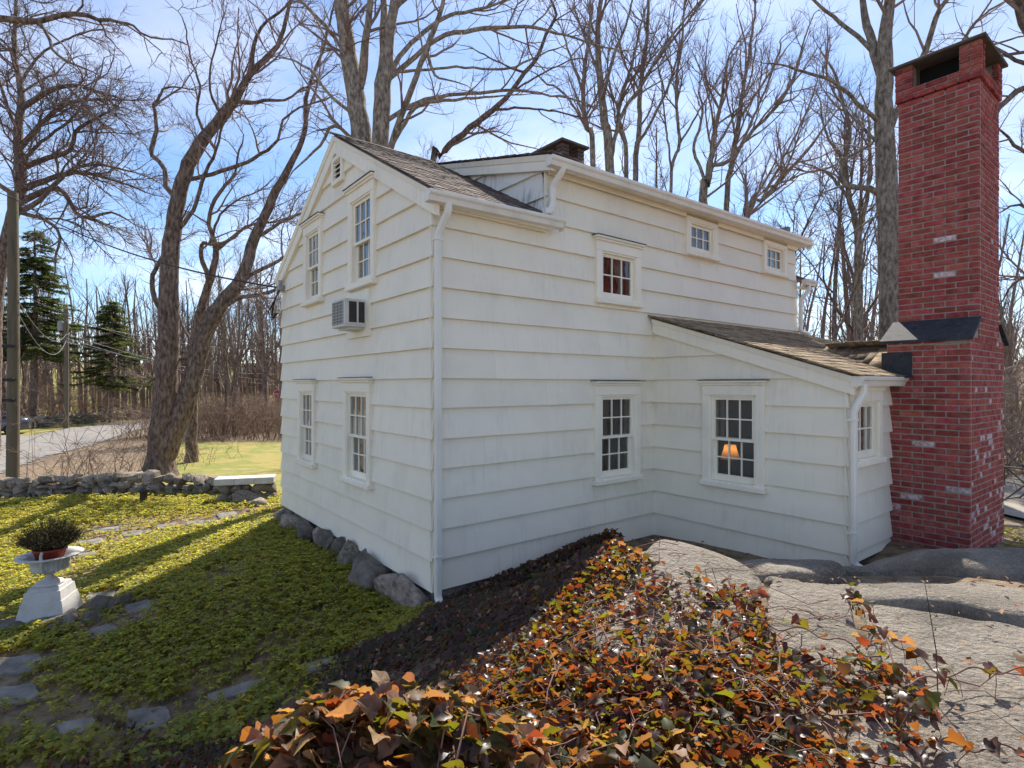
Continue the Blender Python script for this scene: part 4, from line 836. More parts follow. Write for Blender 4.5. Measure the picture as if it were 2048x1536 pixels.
# ---------------------------------------------------------------- bench, path light
bx, by_ = P3(492, 0, 13.6)[0], 13.6; bz = float(ground(bx, by_)); bn = empty('stone_bench', (bx, by_, bz), .27); tag(bn, 'pale slab bench on rough stone supports at the end of the garden wall', 'bench')
for k in range(3): mb = MB(); mb.cbox(-.66+k*.44, -.66+k*.44+.435, -.24, .24, .43, .585, .010); mb.build('slab', M['slab'], bn)
for sx in (-.5, -.25, 0, .25, .5):
    for j in range(2): boulder('support_stone', None, (sx+.03*j, .02*math.sin(sx*9+j), .10+.20*j), (.165, .22, .135), j+sx*3, 'wallstone', 70+j+int(sx*8+4)*2, 4, parent=bn)
q = G(497, 1005); boulder('boulder', 'split brown stone in front of the pale bench', (q[0], q[1], q[2]+.08), (.40, .26, .20), .3, 'wallstone', 81, 6, (.1, .25)); q = G(520, 1010); boulder('boulder', 'low brown stone right of the split stone', (q[0], q[1], q[2]+.03), (.25, .2, .13), .8, 'wallstone', 82, 6)
q = G(300, 955); boulder('boulder', 'flat mossy boulder on the wall at the foot of the double tree', (P3(258,0,15.4)[0], 15.4, float(ground(P3(258,0,15.4)[0], 15.4))+.33), (.46, .3, .13), .1, 'wallstone', 83, 6)
q = G(287, 1006); pl = empty('path_light', tuple(q)); pl.scale = (1.15, 1.15, 1.6); tag(pl, 'small bronze path light standing in the ground cover', 'path light')
mb = MB(); mb.lathe([(0,0),(.07,0),(.07,.17),(0,.17)], 12); mb.build('body', M['bronze'], pl); mb = MB(); mb.lathe([(0,.17),(.12,.175),(.13,.19),(.05,.235),(0,.24)], 16); mb.build('cap', M['bronze'], pl, True)
# ---------------------------------------------------------------- ground cover, ivy, litter
def leaves(P, az, pitch, roll, L, Wd, T, Fc):
    ca, sa, cpn, spn = np.cos(az), np.sin(az), np.cos(pitch), np.sin(pitch)
    d = np.stack([cpn*ca, cpn*sa, spn], -1); s0 = np.stack([-sa, ca, 0*sa], -1); n0 = np.cross(d, s0)
    cr_, sr = np.cos(roll)[:, None], np.sin(roll)[:, None]; s = s0*cr_+n0*sr; n = n0*cr_-s0*sr
    V = P[:, None]+L[:, None, None]*T[None, :, :1]*d[:, None]+Wd[:, None, None]*T[None, :, 1:2]*s[:, None]+L[:, None, None]*T[None, :, 2:]*n[:, None]
    k = len(T); return V.reshape(-1, 3), (np.arange(len(P))[:, None, None]*k+Fc[None]).reshape(-1, Fc.shape[1]), (d, s, n)
PT = np.array([(0,0,-.02),(.6,.30,.10),(1,0,-.12),(.6,-.30,.10)]); PF = np.array([(0,2,1),(0,3,2)])
HPOLY = [H2(-.12,-.05), H2(-.12,5.4), H2(8,5.4), H2(8,-.05)]
FLAGS = [np.array([v.co[:2] for v in o.data.vertices]) for o in path.children]; FC = [(f.mean(0), np.hypot(*(f-f.mean(0)).T).max()*.82, f) for f in FLAGS]
IVY = [(838,1262),(880,1205),(1000,1150),(1120,1108),(1190,1085),(1300,1150),(1430,1180),(1520,1225),(1545,1290),(1600,1340),(1740,1352),(1840,1400),(1870,1480),(1890,1700),(-400,1700),(-400,1560),(250,1555),(560,1480),(660,1400),(720,1310)]
IVY2 = [(-300,1430),(90,1425),(330,1480),(430,1500),(560,1420),(680,1330),(760,1300),(800,1500),(300,1700),(-400,1700)]
def onflag(x, y):
    m_ = np.zeros(len(x), bool)
    for c, r, f in FC: 
        v = f-c; ev = np.linalg.eigh(np.cov(v.T)); q = (np.stack([x, y], -1)-c)@ev[1]; s_ = np.sqrt(ev[0])*2.05
        m_ |= ((q/s_)**2).sum(1) < 1
    return m_
def scatter(n, x0, x1, y0, y1): return rng.uniform(x0, x1, n), rng.uniform(y0, y1, n)
X, Y = [], []
for n, b in ((11500, (-7.5,-.4,2.9,6.2)), (13500, (-10,-1.5,6.2,10)), (9000, (-13.5,-3.5,10,14.3))):
    x, y = scatter(n, *b); X.append(x); Y.append(y)
x, y = scatter(150, 5.3, 7.2, 5.0, 8.5); X.append(x); Y.append(y)
X = np.concatenate(X); Y = np.concatenate(Y)
z = ground(X, Y); px_, py_ = pix(X, Y, z)
keep = ~inpoly(X, Y, HPOLY) & ~onflag(X, Y)
iv = inpoly(px_, py_, IVY); iv2 = inpoly(px_, py_, IVY2)
keep &= ~iv & ~(iv2 & (rng.random(len(X)) < .5))
thin = fbm(X, Y, 21, .55, 3)*2+.5; thin2 = np.hypot(X-up[0], Y-up[1])
keep &= (thin+rng.normal(0, .08, len(X)) > .06) & (thin2 > .34)
strip = inpoly(px_, py_, [(130,1125),(160,1050),(470,1018),(560,1005),(560,1022),(440,1048),(260,1080),(200,1150),(150,1190),(60,1260),(90,1200)]) | inpoly(px_, py_, [(100,1240),(330,1190),(310,1245),(150,1290)]) | inpoly(px_, py_, [(-60,1310),(120,1300),(140,1380),(300,1420),(360,1470),(100,1490),(-60,1440)])
keep &= ~(strip & (rng.random(len(X)) < .7))
X, Y = X[keep], Y[keep]; Zg = ground(X, Y); n = len(X)
def whorl(X, Y, Zg, nl, h, size, pitch0):
    n = len(X); a = (rng.random(n)*6.28)[:, None]+np.arange(nl)[None]*6.283/nl+rng.normal(0, .2, (n, nl)); sz = (size*np.where(Y < 4.6, 1.25, 1)*np.where(Y > 9, 1.2, 1)*rng.uniform(.7, 1.3, n))[:, None]*rng.uniform(.8, 1.15, (n, nl))
    hh = h*rng.uniform(.6, 1.3, n); tx = rng.normal(0, .02, n); P = np.stack([X+tx, Y+rng.normal(0, .02, n), Zg+hh], -1)
    Pl = np.repeat(P, nl, 0); return Pl, a.ravel(), (pitch0+rng.normal(0, .25, (n, nl))).ravel(), rng.normal(0, .25, n*nl), sz.ravel(), (sz*1.05*rng.uniform(.8, 1.1, (n, nl))).ravel(), np.repeat(rng.random(n), nl)
parts = [whorl(X, Y, Zg, 6, .085, .047, .0), whorl(X, Y, Zg, 3, .05, .045, -.3)]
arr = [np.concatenate([p[i] for p in parts]) for i in range(7)]
V, Fq, _ = leaves(*arr[:6], PT, PF)
tag(mobj('pachysandra', V, Fq, M['pachy'], smooth=False, rnd=np.repeat((arr[6]*.6+rng.random(len(arr[6]))*.4) % 1, len(PT))), 'low bed of yellow green pachysandra covering the garden left of the house', 'ground cover', kind='stuff')
# fallen leaves and small twigs
x, y = scatter(9000, -14, 6.5, 2.2, 15.2); k = ~inpoly(x, y, HPOLY); x, y = x[k], y[k]; nl = len(x)
V, Fq, _ = leaves(np.stack([x, y, ground(x, y)+.008+rng.random(nl)*.02], -1), rng.random(nl)*6.28, rng.normal(0, .25, nl), rng.normal(0, .3, nl), rng.uniform(.03, .08, nl), rng.uniform(.03, .06, nl), PT, PF)
tag(mobj('leaf_litter', V, Fq, M['dry_leaf'], rnd=np.repeat(rng.random(nl), len(PT))), 'brown fallen leaves scattered over the soil', 'leaf litter', kind='stuff')
x, y = scatter(900, .9, 4.2, 1.6, 4.2); nl = len(x); V, Fq, _ = leaves(np.stack([x, y, ground(x, y)+.075+rng.random(nl)*.02], -1)[:220], (rng.random(nl)*6.28)[:220], rng.normal(0, .25, nl)[:220], rng.normal(0, .3, nl)[:220], rng.uniform(.02, .05, nl)[:220], rng.uniform(.02, .04, nl)[:220], PT, PF)
tag(mobj('leaf_litter', V, Fq, M['dry_leaf'], rnd=np.repeat(rng.random(220), len(PT))), 'brown leaf scraps lying on the granite slabs', 'leaf litter', kind='stuff')
# ivy
IT = [(0,0,0),(-.08,.20,0),(-.08,.40,0),(.10,.47,0),(.27,.37,0),(.48,.42,0),(.66,.25,0),(1.0,0,0)]
IT = np.array([(.32,0,0)]+IT+[(a, -b_, c) for a, b_, c in IT[1:-1][::-1]]); IT[:, 2] = .55*np.abs(IT[:, 1])**1.4-.45*np.maximum(IT[:, 0]-.35, 0)**1.5; IT[1, 2] = 0; IT[0, 2] = .0
ni = len(IT)-1; IF = np.array([(0, 1+i, 1+(i+1) % ni) for i in range(ni)])
x1, y1 = scatter(33000, -3.4, 2.9, 1.0, 6.9); x2, y2 = scatter(5200, -1.5, 1.0, .95, 2.3); x3, y3 = scatter(5000, -1.9, .4, 1.9, 3.9); a4, b4 = rng.uniform(.4, 2.9, 3500), rng.uniform(-.75, -.05, 3500); w4 = HC+a4[:, None]*UX+b4[:, None]*UY; x5, y5 = scatter(9000, -1.8, 1.3, 3.3, 6.6); x, y = np.r_[x1, x2, x3, w4[:, 0], x5], np.r_[y1, y2, y3, w4[:, 1], y5]
z = ground(x, y); px_, py_ = pix(x, y, z)
ivm = inpoly(px_, py_, IVY); iv2 = inpoly(px_, py_, IVY2) & (rng.random(len(x)) < .55)
bump_ = (np.abs((x+.33)/.80)**2.6+np.abs((y-1.45)/.42)**2.4) < 1.6
rockthin = inpoly(px_, py_, [(1290,1120),(1520,1130),(1530,1215),(1400,1215),(1300,1170)]) & (rng.random(len(x)) < .8)
gaps = fbm(x, y, 77, 1.6, 3) < -.21
k = (ivm | iv2 | bump_) & ~rockthin & ~inpoly(x, y, [H2(0,0), H2(0,5), H2(8,5), H2(8,0)]) & ~gaps; x, y, z = x[k], y[k], z[k]; n = len(x)
thick = .05+.10*np.clip(fbm(x, y, 31, 1.4, 3)+.45, 0, 1)
hw = (np.stack([x, y], -1)-HC)@np.stack([UX, UY], -1); lift = .24*np.clip(1-np.abs(hw[:, 1]+.35)/.55, 0, 1)*np.clip((hw[:, 0]-.5)/1.2, 0, 1)*np.clip((3.0-hw[:, 0])/.5, 0, 1)
P = np.stack([x, y, z+(thick+lift)*rng.random(n)**.6+.02], -1)
Ls = rng.uniform(.024, .050, n)*np.where(rng.random(n) < .12, 1.3, 1)*np.where(bump_[k], 1.4, 1)
ex = []    # trailing shoots over the rocks
SHO = [[(1300,1150),(1360,1160),(1430,1185),(1500,1190),(1525,1180)],[(1500,1240),(1560,1255),(1630,1265),(1700,1290),(1760,1320)],[(1735,1230),(1760,1280),(1790,1330),(1810,1370)],[(1820,1370),(1900,1345),(1980,1340),(2060,1342)],[(1590,1330),(1640,1325),(1700,1340),(1780,1350)],
       [(1880,1480),(1950,1495),(2040,1500),(2080,1505)],[(1800,1420),(1850,1410),(1880,1440)],[(1750,1270),(1800,1290),(1860,1330),(1900,1350)],[(1690,1190),(1715,1205),(1730,1230)],[(1200,1085),(1190,1075),(1195,1068)]]
stems = []
for s in SHO:
    s = np.array(s, float); t = np.linspace(0, len(s)-1, 26); q = np.stack([np.interp(t, range(len(s)), s[:, 0]), np.interp(t, range(len(s)), s[:, 1])], -1)
    g = G(q[:, 0], q[:, 1], .14); g[:, 2] += .015*np.sin(t*5)
    stems.append((g, .003)); m_ = rng.integers(9, 15); i = rng.integers(0, 25, m_); ex.append(g[i]+rng.normal(0, .018, (m_, 3))+[0, 0, .015])
ex = np.concatenate(ex); ne = len(ex)
P = np.concatenate([P, ex]); Ls = np.r_[Ls, rng.uniform(.035, .06, ne)]; n = len(P)
# the blades turn towards the light in the south: their upper faces lean to the sun
qx_, qy_ = pix(P[:, 0], np.maximum(P[:, 1], .3), P[:, 2]); band = inpoly(qx_, qy_, [(780,1240),(880,1180),(1190,1060),(1215,1100),(1110,1195),(1010,1320),(850,1400),(560,1500),(300,1560),(-300,1560),(-300,1400),(700,1300)]) & ~np.r_[bump_[k], np.zeros(ne, bool)]
nv = np.stack([.26*rng.uniform(0, 1, n)+rng.normal(0, .45, n), rng.uniform(-.35, 1.0, n)+rng.normal(0, .4, n), rng.uniform(.35, 1.1, n)], -1); nv[band, 1] = rng.normal(-.35, .35, band.sum()); nv[band, 0] = rng.normal(-.2, .4, band.sum()); nv /= np.linalg.norm(nv, axis=1, keepdims=True)
dv_ = rng.normal(size=(n, 3))+[0, -.3, -.6]; dv_ -= (dv_*nv).sum(1, keepdims=True)*nv; dv_ /= np.linalg.norm(dv_, axis=1, keepdims=True); sv = np.cross(nv, dv_)
def blades(i):
    T = IT; V = P[i][:, None]+Ls[i][:, None, None]*T[None, :, :1]*dv_[i][:, None]+Wd[i][:, None, None]*T[None, :, 1:2]*sv[i][:, None]+Ls[i][:, None, None]*T[None, :, 2:]*nv[i][:, None]
    return V.reshape(-1, 3), (np.arange(int(i.sum()))[:, None, None]*len(T)+IF[None]).reshape(-1, 3)
Wd = Ls*rng.uniform(.85, 1.15, n)
ivy = empty('ivy', (0, 3, 0)); tag(ivy, 'bronze and orange ivy with red stems carpeting the bank before the house', 'ivy')
dist = np.linalg.norm(P-np.array([0, 0, EYE]), axis=1)/Ls; qx, qy = pix(P[:, 0], np.maximum(P[:, 1], .1), P[:, 2]); dist[(qx < -20) | (qx > 2068) | (qy > 1560) | (qy < 0)] = 1e9
near = np.zeros(n, bool); near[np.argsort(dist)[:300]] = True
green = rng.random(n) < .32
u_ = rng.random(n); kind_ = np.where(green, 'ivy_green', np.where(u_ < np.where(np.r_[bump_[k], np.zeros(ne, bool)], .58, .07), 'ivy_tan', 'ivy'))
for mt in ('ivy_green', 'ivy', 'ivy_tan'):
    gmask = kind_ == mt
    k = gmask & ~near; V, Fq = blades(k)
    o = mobj('leaves', V, Fq, M[mt], ivy, rnd=np.repeat(rng.random(k.sum()), len(IT))); o.location = (0, -3, 0); tag(o, kind='stuff')
lm = {}
# near leaves: smooth five-lobed outline, cupped between the veins
def near_leaf(seed):
    r_ = np.random.default_rng(seed); key = np.radians([0, 33, 64, 97, 132, 160, 180]); rad = np.array([.66, .45, .52, .41, .44, .36, .27])
    full = np.r_[key, 2*math.pi-key[-2:0:-1]]; fr = np.r_[rad, rad[-2:0:-1]]*r_.uniform(.92, 1.08, 12); th = np.linspace(0, 2*math.pi, 36, endpoint=False); seg = np.r_[full, 2*math.pi]; val = np.r_[fr, fr[0]]
    i = np.clip(np.searchsorted(seg, th, side='right')-1, 0, 11); t = (th-seg[i])/(seg[i+1]-seg[i]); t = np.where(val[i] > val[i+1], t**.8, 1-(1-t)**.8); rr_ = val[i]+(val[i+1]-val[i])*(t*.45+.55*t*t*(3-2*t))
    V = [(.32, 0)]+[(.32+k*q*math.cos(a), k*q*math.sin(a)) for k in (.35, .7, 1.) for a, q in zip(th, rr_)]; V = np.array(V); ang = np.arctan2(V[:, 1], V[:, 0]-.32); ra = np.hypot(V[:, 0]-.32, V[:, 1])
    vein = np.exp(-((np.abs(ang)[:, None]-np.radians([0, 64, 132])[None])/.16)**2).max(1)
    z = r_.uniform(.2, .55)*np.abs(V[:, 1])**1.4-r_.uniform(.15, .5)*np.maximum(V[:, 0]-.3, 0)**1.5-.035*vein*np.minimum(ra*3, 1)+.035*np.sin(3*ang+r_.uniform(0, 6))*ra*2
    n_ = 36; Fc = [(0, 1+q, 1+(q+1) % n_) for q in range(n_)]+[(1+k*n_+q, 1+(k+1)*n_+q, 1+(k+1)*n_+(q+1) % n_, 1+k*n_+(q+1) % n_) for k in range(2) for q in range(n_)]
    return np.c_[V, z].tolist(), Fc
for mt in ('ivy', 'ivy_green', 'ivy_tan'):
    lm[mt] = []
    for sd_ in range(5):
        me = bpy.data.meshes.new('leaf'); me.from_pydata(*near_leaf(sd_)[:1], [], near_leaf(sd_)[1]); me.materials.append(M[mt]); me.polygons.foreach_set('use_smooth', np.ones(len(me.polygons), bool)); lm[mt].append(me)
d_, s_, n_ = dv_[near], sv[near], nv[near]
for q, i in enumerate(np.where(near)[0]):
    o = bpy.data.objects.new('leaf', lm[str(kind_[i])][q % 5]); link(o, ivy); c = P[i]-[0, 3, 0]; a, b_, e = d_[q]*Ls[i], s_[q]*Wd[i], n_[q]*Ls[i]
    o.matrix_local = Matrix(((a[0], b_[0], e[0], c[0]), (a[1], b_[1], e[1], c[1]), (a[2], b_[2], e[2], c[2]), (0, 0, 0, 1)))
# stems: runners over the bank and a petiole under part of the leaves
PP, RR = [], []
sx, sy = scatter(900, -1.0, 2.6, .9, 6.5); k = inpoly(*pix(sx, sy, ground(sx, sy)), IVY); sx, sy = sx[k][:330], sy[k][:330]; ns = len(sx)
a = rng.random(ns)*6.28; pts = [np.stack([sx, sy], -1)]
for i in range(7): a = a+rng.normal(0, .35, ns); pts.append(pts[-1]+np.stack([np.cos(a), np.sin(a)], -1)*rng.uniform(.05, .12, ns)[:, None])
C2 = np.stack(pts, 1); zz_ = ground(C2[..., 0], C2[..., 1])+.06+.07*rng.random((ns, 8)); C3 = np.concatenate([C2, zz_[..., None]], -1)
V1_, F1_ = tubes(C3, np.full((ns, 8), .0021)*rng.uniform(.6, 1.5, (ns, 1)), 4)
sel = rng.random(n) < .22; p0 = P[sel]; p1 = p0+rng.normal(0, .025, p0.shape); p1[:, 2] = np.maximum(ground(p1[:, 0], p1[:, 1]), p0[:, 2]-.09); C4 = np.stack([p1, (p0+p1)/2+rng.normal(0, .008, p0.shape), p0], 1)
V2_, F2_ = tubes(C4, np.full((len(p0), 3), .0015), 3)
Vs, Fs, off = [V1_, V2_], [F1_, F2_+len(V1_)], len(V1_)+len(V2_)
for g, r_ in stems:
    v, f_ = tubes(g[None], np.full((1, len(g)), r_), 5); Vs.append(v); Fs.append(f_+off); off += len(v)
o = mobj('stems', np.concatenate(Vs), np.concatenate(Fs), M['vine'], ivy, True); o.location = (0, -3, 0); tag(o, kind='stuff')
# dead grass stalk standing on the slab
q = G(1878, 1440); mb = MB(); mb.tube([(q[0], q[1], q[2]-.02), (q[0]-.01, q[1], q[2]+.25), (q[0]-.045, q[1]+.01, q[2]+.5)], [.002, .002, .001], 5); tag(mb.build('dead_stalk', M['stem_dark'], None), 'thin dead stalk standing up before the granite slab', 'stalk')
# the dry plant in the urn
n = 520; aa = rng.random(n)*6.28; el = np.arccos(rng.uniform(.28, 1, n)); d = np.stack([np.sin(el)*np.cos(aa), np.sin(el)*np.sin(aa), np.cos(el)], -1); L = rng.uniform(.22, .33, n)*(1-.10*np.cos(el)); b0 = d*[.12, .12, 0]
C = np.stack([b0+d*(L*t)[:, None]*[1, 1, 1]+[0, 0, .04*t*t] for t in (0, .35, .7, 1)], 1); Vd, Fd = tubes(C, np.broadcast_to([.003, .0028, .0024, .0015], (n, 4)), 3)
kk = rng.integers(0, n, 2600); tt = rng.uniform(.40, 1.05, 2600); Pb = b0[kk]+d[kk]*(L[kk]*tt)[:, None]; Vl, Fl_, _ = leaves(Pb, rng.random(2600)*6.28, rng.uniform(-.2, 1.2, 2600), rng.normal(0, .5, 2600), rng.uniform(.018, .036, 2600), rng.uniform(.014, .026, 2600), PT, PF)
tag(mobj('stems', Vd, Fd, M['stem_dark'], ps), kind='stuff'); tag(mobj('buds', Vl, Fl_, M['bud'], ps, rnd=np.repeat(rng.random(2600), len(PT))), kind='stuff')
# ---------------------------------------------------------------- trees
def smooth_line(P, Rr, step):
    P = np.array(P, float); n = len(P); Q = np.vstack([2*P[0]-P[1], P, 2*P[-1]-P[-2]]); out = []; ro = []
    for i in range(n-1):
        m_ = max(2, int(np.linalg.norm(P[i+1]-P[i])/step)); 
        for t in np.linspace(0, 1, m_, endpoint=False):
            a, b_, c, d = Q[i:i+4]; out.append(.5*((2*b_)+(c-a)*t+(2*a-5*b_+4*c-d)*t*t+(3*b_-a-3*c+d)*t**3)); ro.append(Rr[i]+(Rr[i+1]-Rr[i])*t)
    out.append(P[-1]); ro.append(Rr[-1]); return np.array(out), np.array(ro)
def kids(P, Rr, rg, per, tr, ang, rr, lr, k, up, wob, rmin, rmax=9, lcap=9.):
    """children of n curves, all at once"""
    n, m_, _ = P.shape; per = np.asarray(per, int); idx = np.repeat(np.arange(n), per); c = len(idx)
    if c == 0: return np.zeros((0, k, 3)), np.zeros((0, k))
    t = rg.uniform(tr[0], tr[1], c)*(m_-1); i = np.minimum(t.astype(int), m_-2); f_ = (t-i)[:, None]
    p = P[idx, i]*(1-f_)+P[idx, i+1]*f_; r0 = Rr[idx, i]*(1-f_[:, 0])+Rr[idx, i+1]*f_[:, 0]
    tg = P[idx, i+1]-P[idx, i]; tg /= np.linalg.norm(tg, axis=1, keepdims=True)+1e-9
    v = rg.normal(size=(c, 3)); v -= (v*tg).sum(1, keepdims=True)*tg; v /= np.linalg.norm(v, axis=1, keepdims=True)
    a = rg.uniform(ang[0], ang[1], c)[:, None]; d = tg*np.cos(a)+v*np.sin(a); d[:, 2] += up; d /= np.linalg.norm(d, axis=1, keepdims=True)
    rc = np.clip(r0*rg.uniform(rr[0], rr[1], c), rmin, rmax); L = np.minimum(lr*rc**.8*rg.uniform(.65, 1.3, c), lcap)
    out = [p]
    for q in range(k-1):
        d = d+rg.normal(0, wob, (c, 3)); d[:, 2] += up*.6; d /= np.linalg.norm(d, axis=1, keepdims=True); out.append(out[-1]+d*(L/(k-1))[:, None])
    return np.stack(out, 1), rc[:, None]*np.linspace(1, .3, k)[None]
def clen(P): return np.linalg.norm(P[:, 1:]-P[:, :-1], axis=2).sum(1)
def crown(limbs, rg, dens=(1.1, 1.9, 3.2), rt=.006, up=.10, wob=.22, start=.25, r1=.045, sc=1.):
    dens = (dens[0]*1.45, dens[1]*1.5, dens[2]*1.5)
    """limbs: list of (P, R) curves -> three orders of branches as one mesh"""
    Vs, Fs, off = [], [], 0
    L1P, L1R = [], []
    for P, Rr in limbs:
        ln = clen(P[None])[0]; m_ = rg.poisson(max(ln*(1-start)*dens[0], .01)); a, b_ = kids(P[None], Rr[None], rg, [m_], (start, .99), (.5, 1.15), (.35, .75), 30*sc, 7, up, wob*.8, .012*sc, r1*sc, 5.5); L1P.append(a); L1R.append(b_)
        a, b_ = kids(P[None], Rr[None], rg, [rg.poisson(ln*dens[0]*1.2)], (start*.8, 1), (.6, 1.3), (.1, .3), 24*sc, 5, up, wob, rt, .014); L3 = (a, b_)
        v, f_ = tubes(a, b_, 3) if len(a) else (np.zeros((0, 3)), np.zeros((0, 4), int)); Vs.append(v); Fs.append(f_+off); off += len(v)
    P1, R1 = np.concatenate(L1P), np.concatenate(L1R)
    P2, R2 = kids(P1, R1, rg, rg.poisson(clen(P1)*dens[1]), (.12, 1), (.45, 1.0), (.4, .75), 24*sc, 5, up, wob, rt*1.3)
    P3_, R3 = kids(P2, R2, rg, rg.poisson(clen(P2)*dens[2]), (.1, 1), (.4, .95), (.5, .85), 26*sc, 3, up, wob*1.3, rt)
    for P, Rr, s in ((P1, R1, 5), (P2, R2, 4), (P3_, R3, 3)):
        if len(P): v, f_ = tubes(P, Rr, s); Vs.append(v); Fs.append(f_+off); off += len(v)
    return np.concatenate(Vs), np.concatenate(Fs)
def lumpy(V, Fq, amp, seed): return V
def trunk_mesh(curves, sides=12, amp=.05, seed=0):
    Vs, Fs, off = [], [], 0
    for P, Rr in curves:
        s = sides if Rr.max() > .1 else 8
        n = len(P); a = np.arange(s)*2*math.pi/s; L = np.r_[0, np.cumsum(np.linalg.norm(P[1:]-P[:-1], axis=1))]
        V, F_ = tubes(P[None], Rr[None], s); V = V.reshape(n, s, 3)
        k = 1+amp*(2*vnoise(L[:, None]*1.3+0*a, a[None]*1.2+0*L[:, None], seed, 1.)-1)+amp*.6*np.sin(a*5+seed)[None]
        V = P[:, None]+(V-P[:, None])*k[..., None]; Vs.append(V.reshape(-1, 3)); Fs.append(F_+off); off += n*s
    return np.concatenate(Vs), np.concatenate(Fs)
TRI = 0
def hero(name, label, limbs, Z, seed, bark='bark', dens=(1.1, 1.9, 3.2), rt=.0065, up=.1, wob=.2, gbase=True, start=.3, spread=.35, group=None, r1=.045, flare=1.35, twig='twig', sc=1.):
    """limbs: lists of (photo x, photo y, width in px); the first is the trunk; the others spring from the nearest point already built"""
    rg = np.random.default_rng(seed); curves = []; tipc = []
    for li, lb in enumerate(limbs):
        L = np.array(lb, float); L[:, 2] *= .9
        if li == 0: Zs = np.full(len(L), float(Z))
        else:
            allp = np.concatenate([c[0] for c in curves]); q = np.stack([1024+F_PX*allp[:, 0]/allp[:, 1], HORIZON-F_PX*(allp[:, 2]-EYE)/allp[:, 1]], -1); j = np.argmin(np.hypot(*(q-L[0, :2]).T)); z0 = allp[j, 1]
            ln = np.r_[0, np.cumsum(np.hypot(*(L[1:, :2]-L[:-1, :2]).T))]/F_PX*Z; Zs = z0+ln*rg.uniform(-spread, spread)
        P = np.array([P3(x, y, z_) for (x, y, w), z_ in zip(L, Zs)]); Rr = L[:, 2]/2/F_PX*Zs
        if li > 0: P[0] = allp[j]
        if li == 0 and gbase:
            g = float(ground(P[0, 0], P[0, 1])); P[0, 2] = g-.15; rb = Rr[0]; t_ = .75/max(P[1, 2]-g, .8); P = np.vstack([P[:1], P[:1]+(P[1:2]-P[:1])*t_*.45, P[:1]+(P[1:2]-P[:1])*t_, P[1:]]); Rr = np.r_[rb*flare, rb*1.08, rb+(Rr[1]-rb)*t_, Rr[1:]]
        if li > 0 or Rr[-1] < .12:      # run every limb out to a fine tip
            d = P[-1]-P[-2]; d /= np.linalg.norm(d); ll = max(Rr[-1]*45, .5); P = np.vstack([P, P[-1]+d*ll*.5+rg.normal(0, .1*ll, 3), P[-1]+d*ll+rg.normal(0, .22*ll, 3)]); Rr = np.r_[Rr, Rr[-1]*.55, .005]
        P, Rr = smooth_line(P, Rr, .28 if Rr.max() > .08 else .22)
        if len(P) > 3: P[1:-1] += rg.normal(0, .012, P[1:-1].shape)
        curves.append((P, Rr))
    base = curves[0][0][0]; root = empty(name, (base[0], base[1], base[2])); tag(root, label, 'tree', group)
    V, F_ = trunk_mesh(curves, 14, .05, seed); o = mobj('trunk', V-base, F_, M[bark], root, True)
    lm_ = []
    for i, (P, Rr) in enumerate(curves):
        if i == 0 or Rr[0] > .2: lm_.append((P[int(len(P)*.45):], Rr[int(len(P)*.45):]))
        else: lm_.append((P, Rr))
    V, F_ = crown(lm_, rg, dens, rt, up, wob, start if len(limbs) > 1 else .35, r1, sc)
    o = mobj('crown', V-base, F_, M[twig], root, True)
    global TRI; TRI += len(F_)*2
    return root
hero('maple_tree', 'leaning maple with two dark trunks from one foot behind the garden wall', [
    [(320,962,62),(322,890,50),(333,760,46),(338,650,42),(338,560,38),(345,470,34),(356,400,31),(377,330,29),(402,285,27),(430,250,22),(455,215,18),(475,190,16),(500,150,14),(532,118,12),(555,92,10),(572,40,8),(584,-20,6),(590,-90,4)],
    [(340,930,52),(368,815,42),(385,760,40),(400,700,38),(422,640,34),(450,600,30),(475,570,28),(495,530,24),(507,480,22),(530,430,20),(552,380,18),(576,340,15),(597,300,12),(612,250,10),(612,200,9),(626,150,7),(652,80,5),(670,0,4)],
    [(492,158,11),(505,112,10),(512,72,8),(535,42,6),(570,15,5),(600,-30,4)],[(470,205,9),(500,205,8),(540,200,7),(568,200,5),(602,180,4),(640,160,3)],
    [(385,365,10),(425,348,9),(480,330,8),(522,308,7),(555,280,6),(566,240,5),(600,215,4),(650,200,3)],[(342,395,12),(332,372,11),(330,340,10),(306,310,10),(303,290,9),(312,260,9),(308,222,8),(306,208,7),(320,195,6),(326,180,5),(346,174,4),(380,178,3)],
    [(362,470,11),(386,420,9),(410,350,8),(432,300,6),(445,250,5),(470,210,3)],[(338,640,13),(316,610,12),(306,580,11),(306,550,10),(320,522,8),(332,500,6)],[(404,690,8),(380,712,8),(352,722,7),(340,735,5)],
    [(480,565,10),(510,545,9),(545,528,8),(580,505,6)],[(505,485,8),(545,455,7),(590,430,6),(620,425,4)],[(430,630,12),(470,600,10),(520,590,9),(560,575,7)],[(420,290,7),(395,230,6),(400,170,5),(380,110,4),(370,50,3)],[(440,240,7),(420,180,5),(425,120,4),(440,60,3)]],
    18.0, 11, dens=(1.6, 2.3, 3.6), wob=.24)
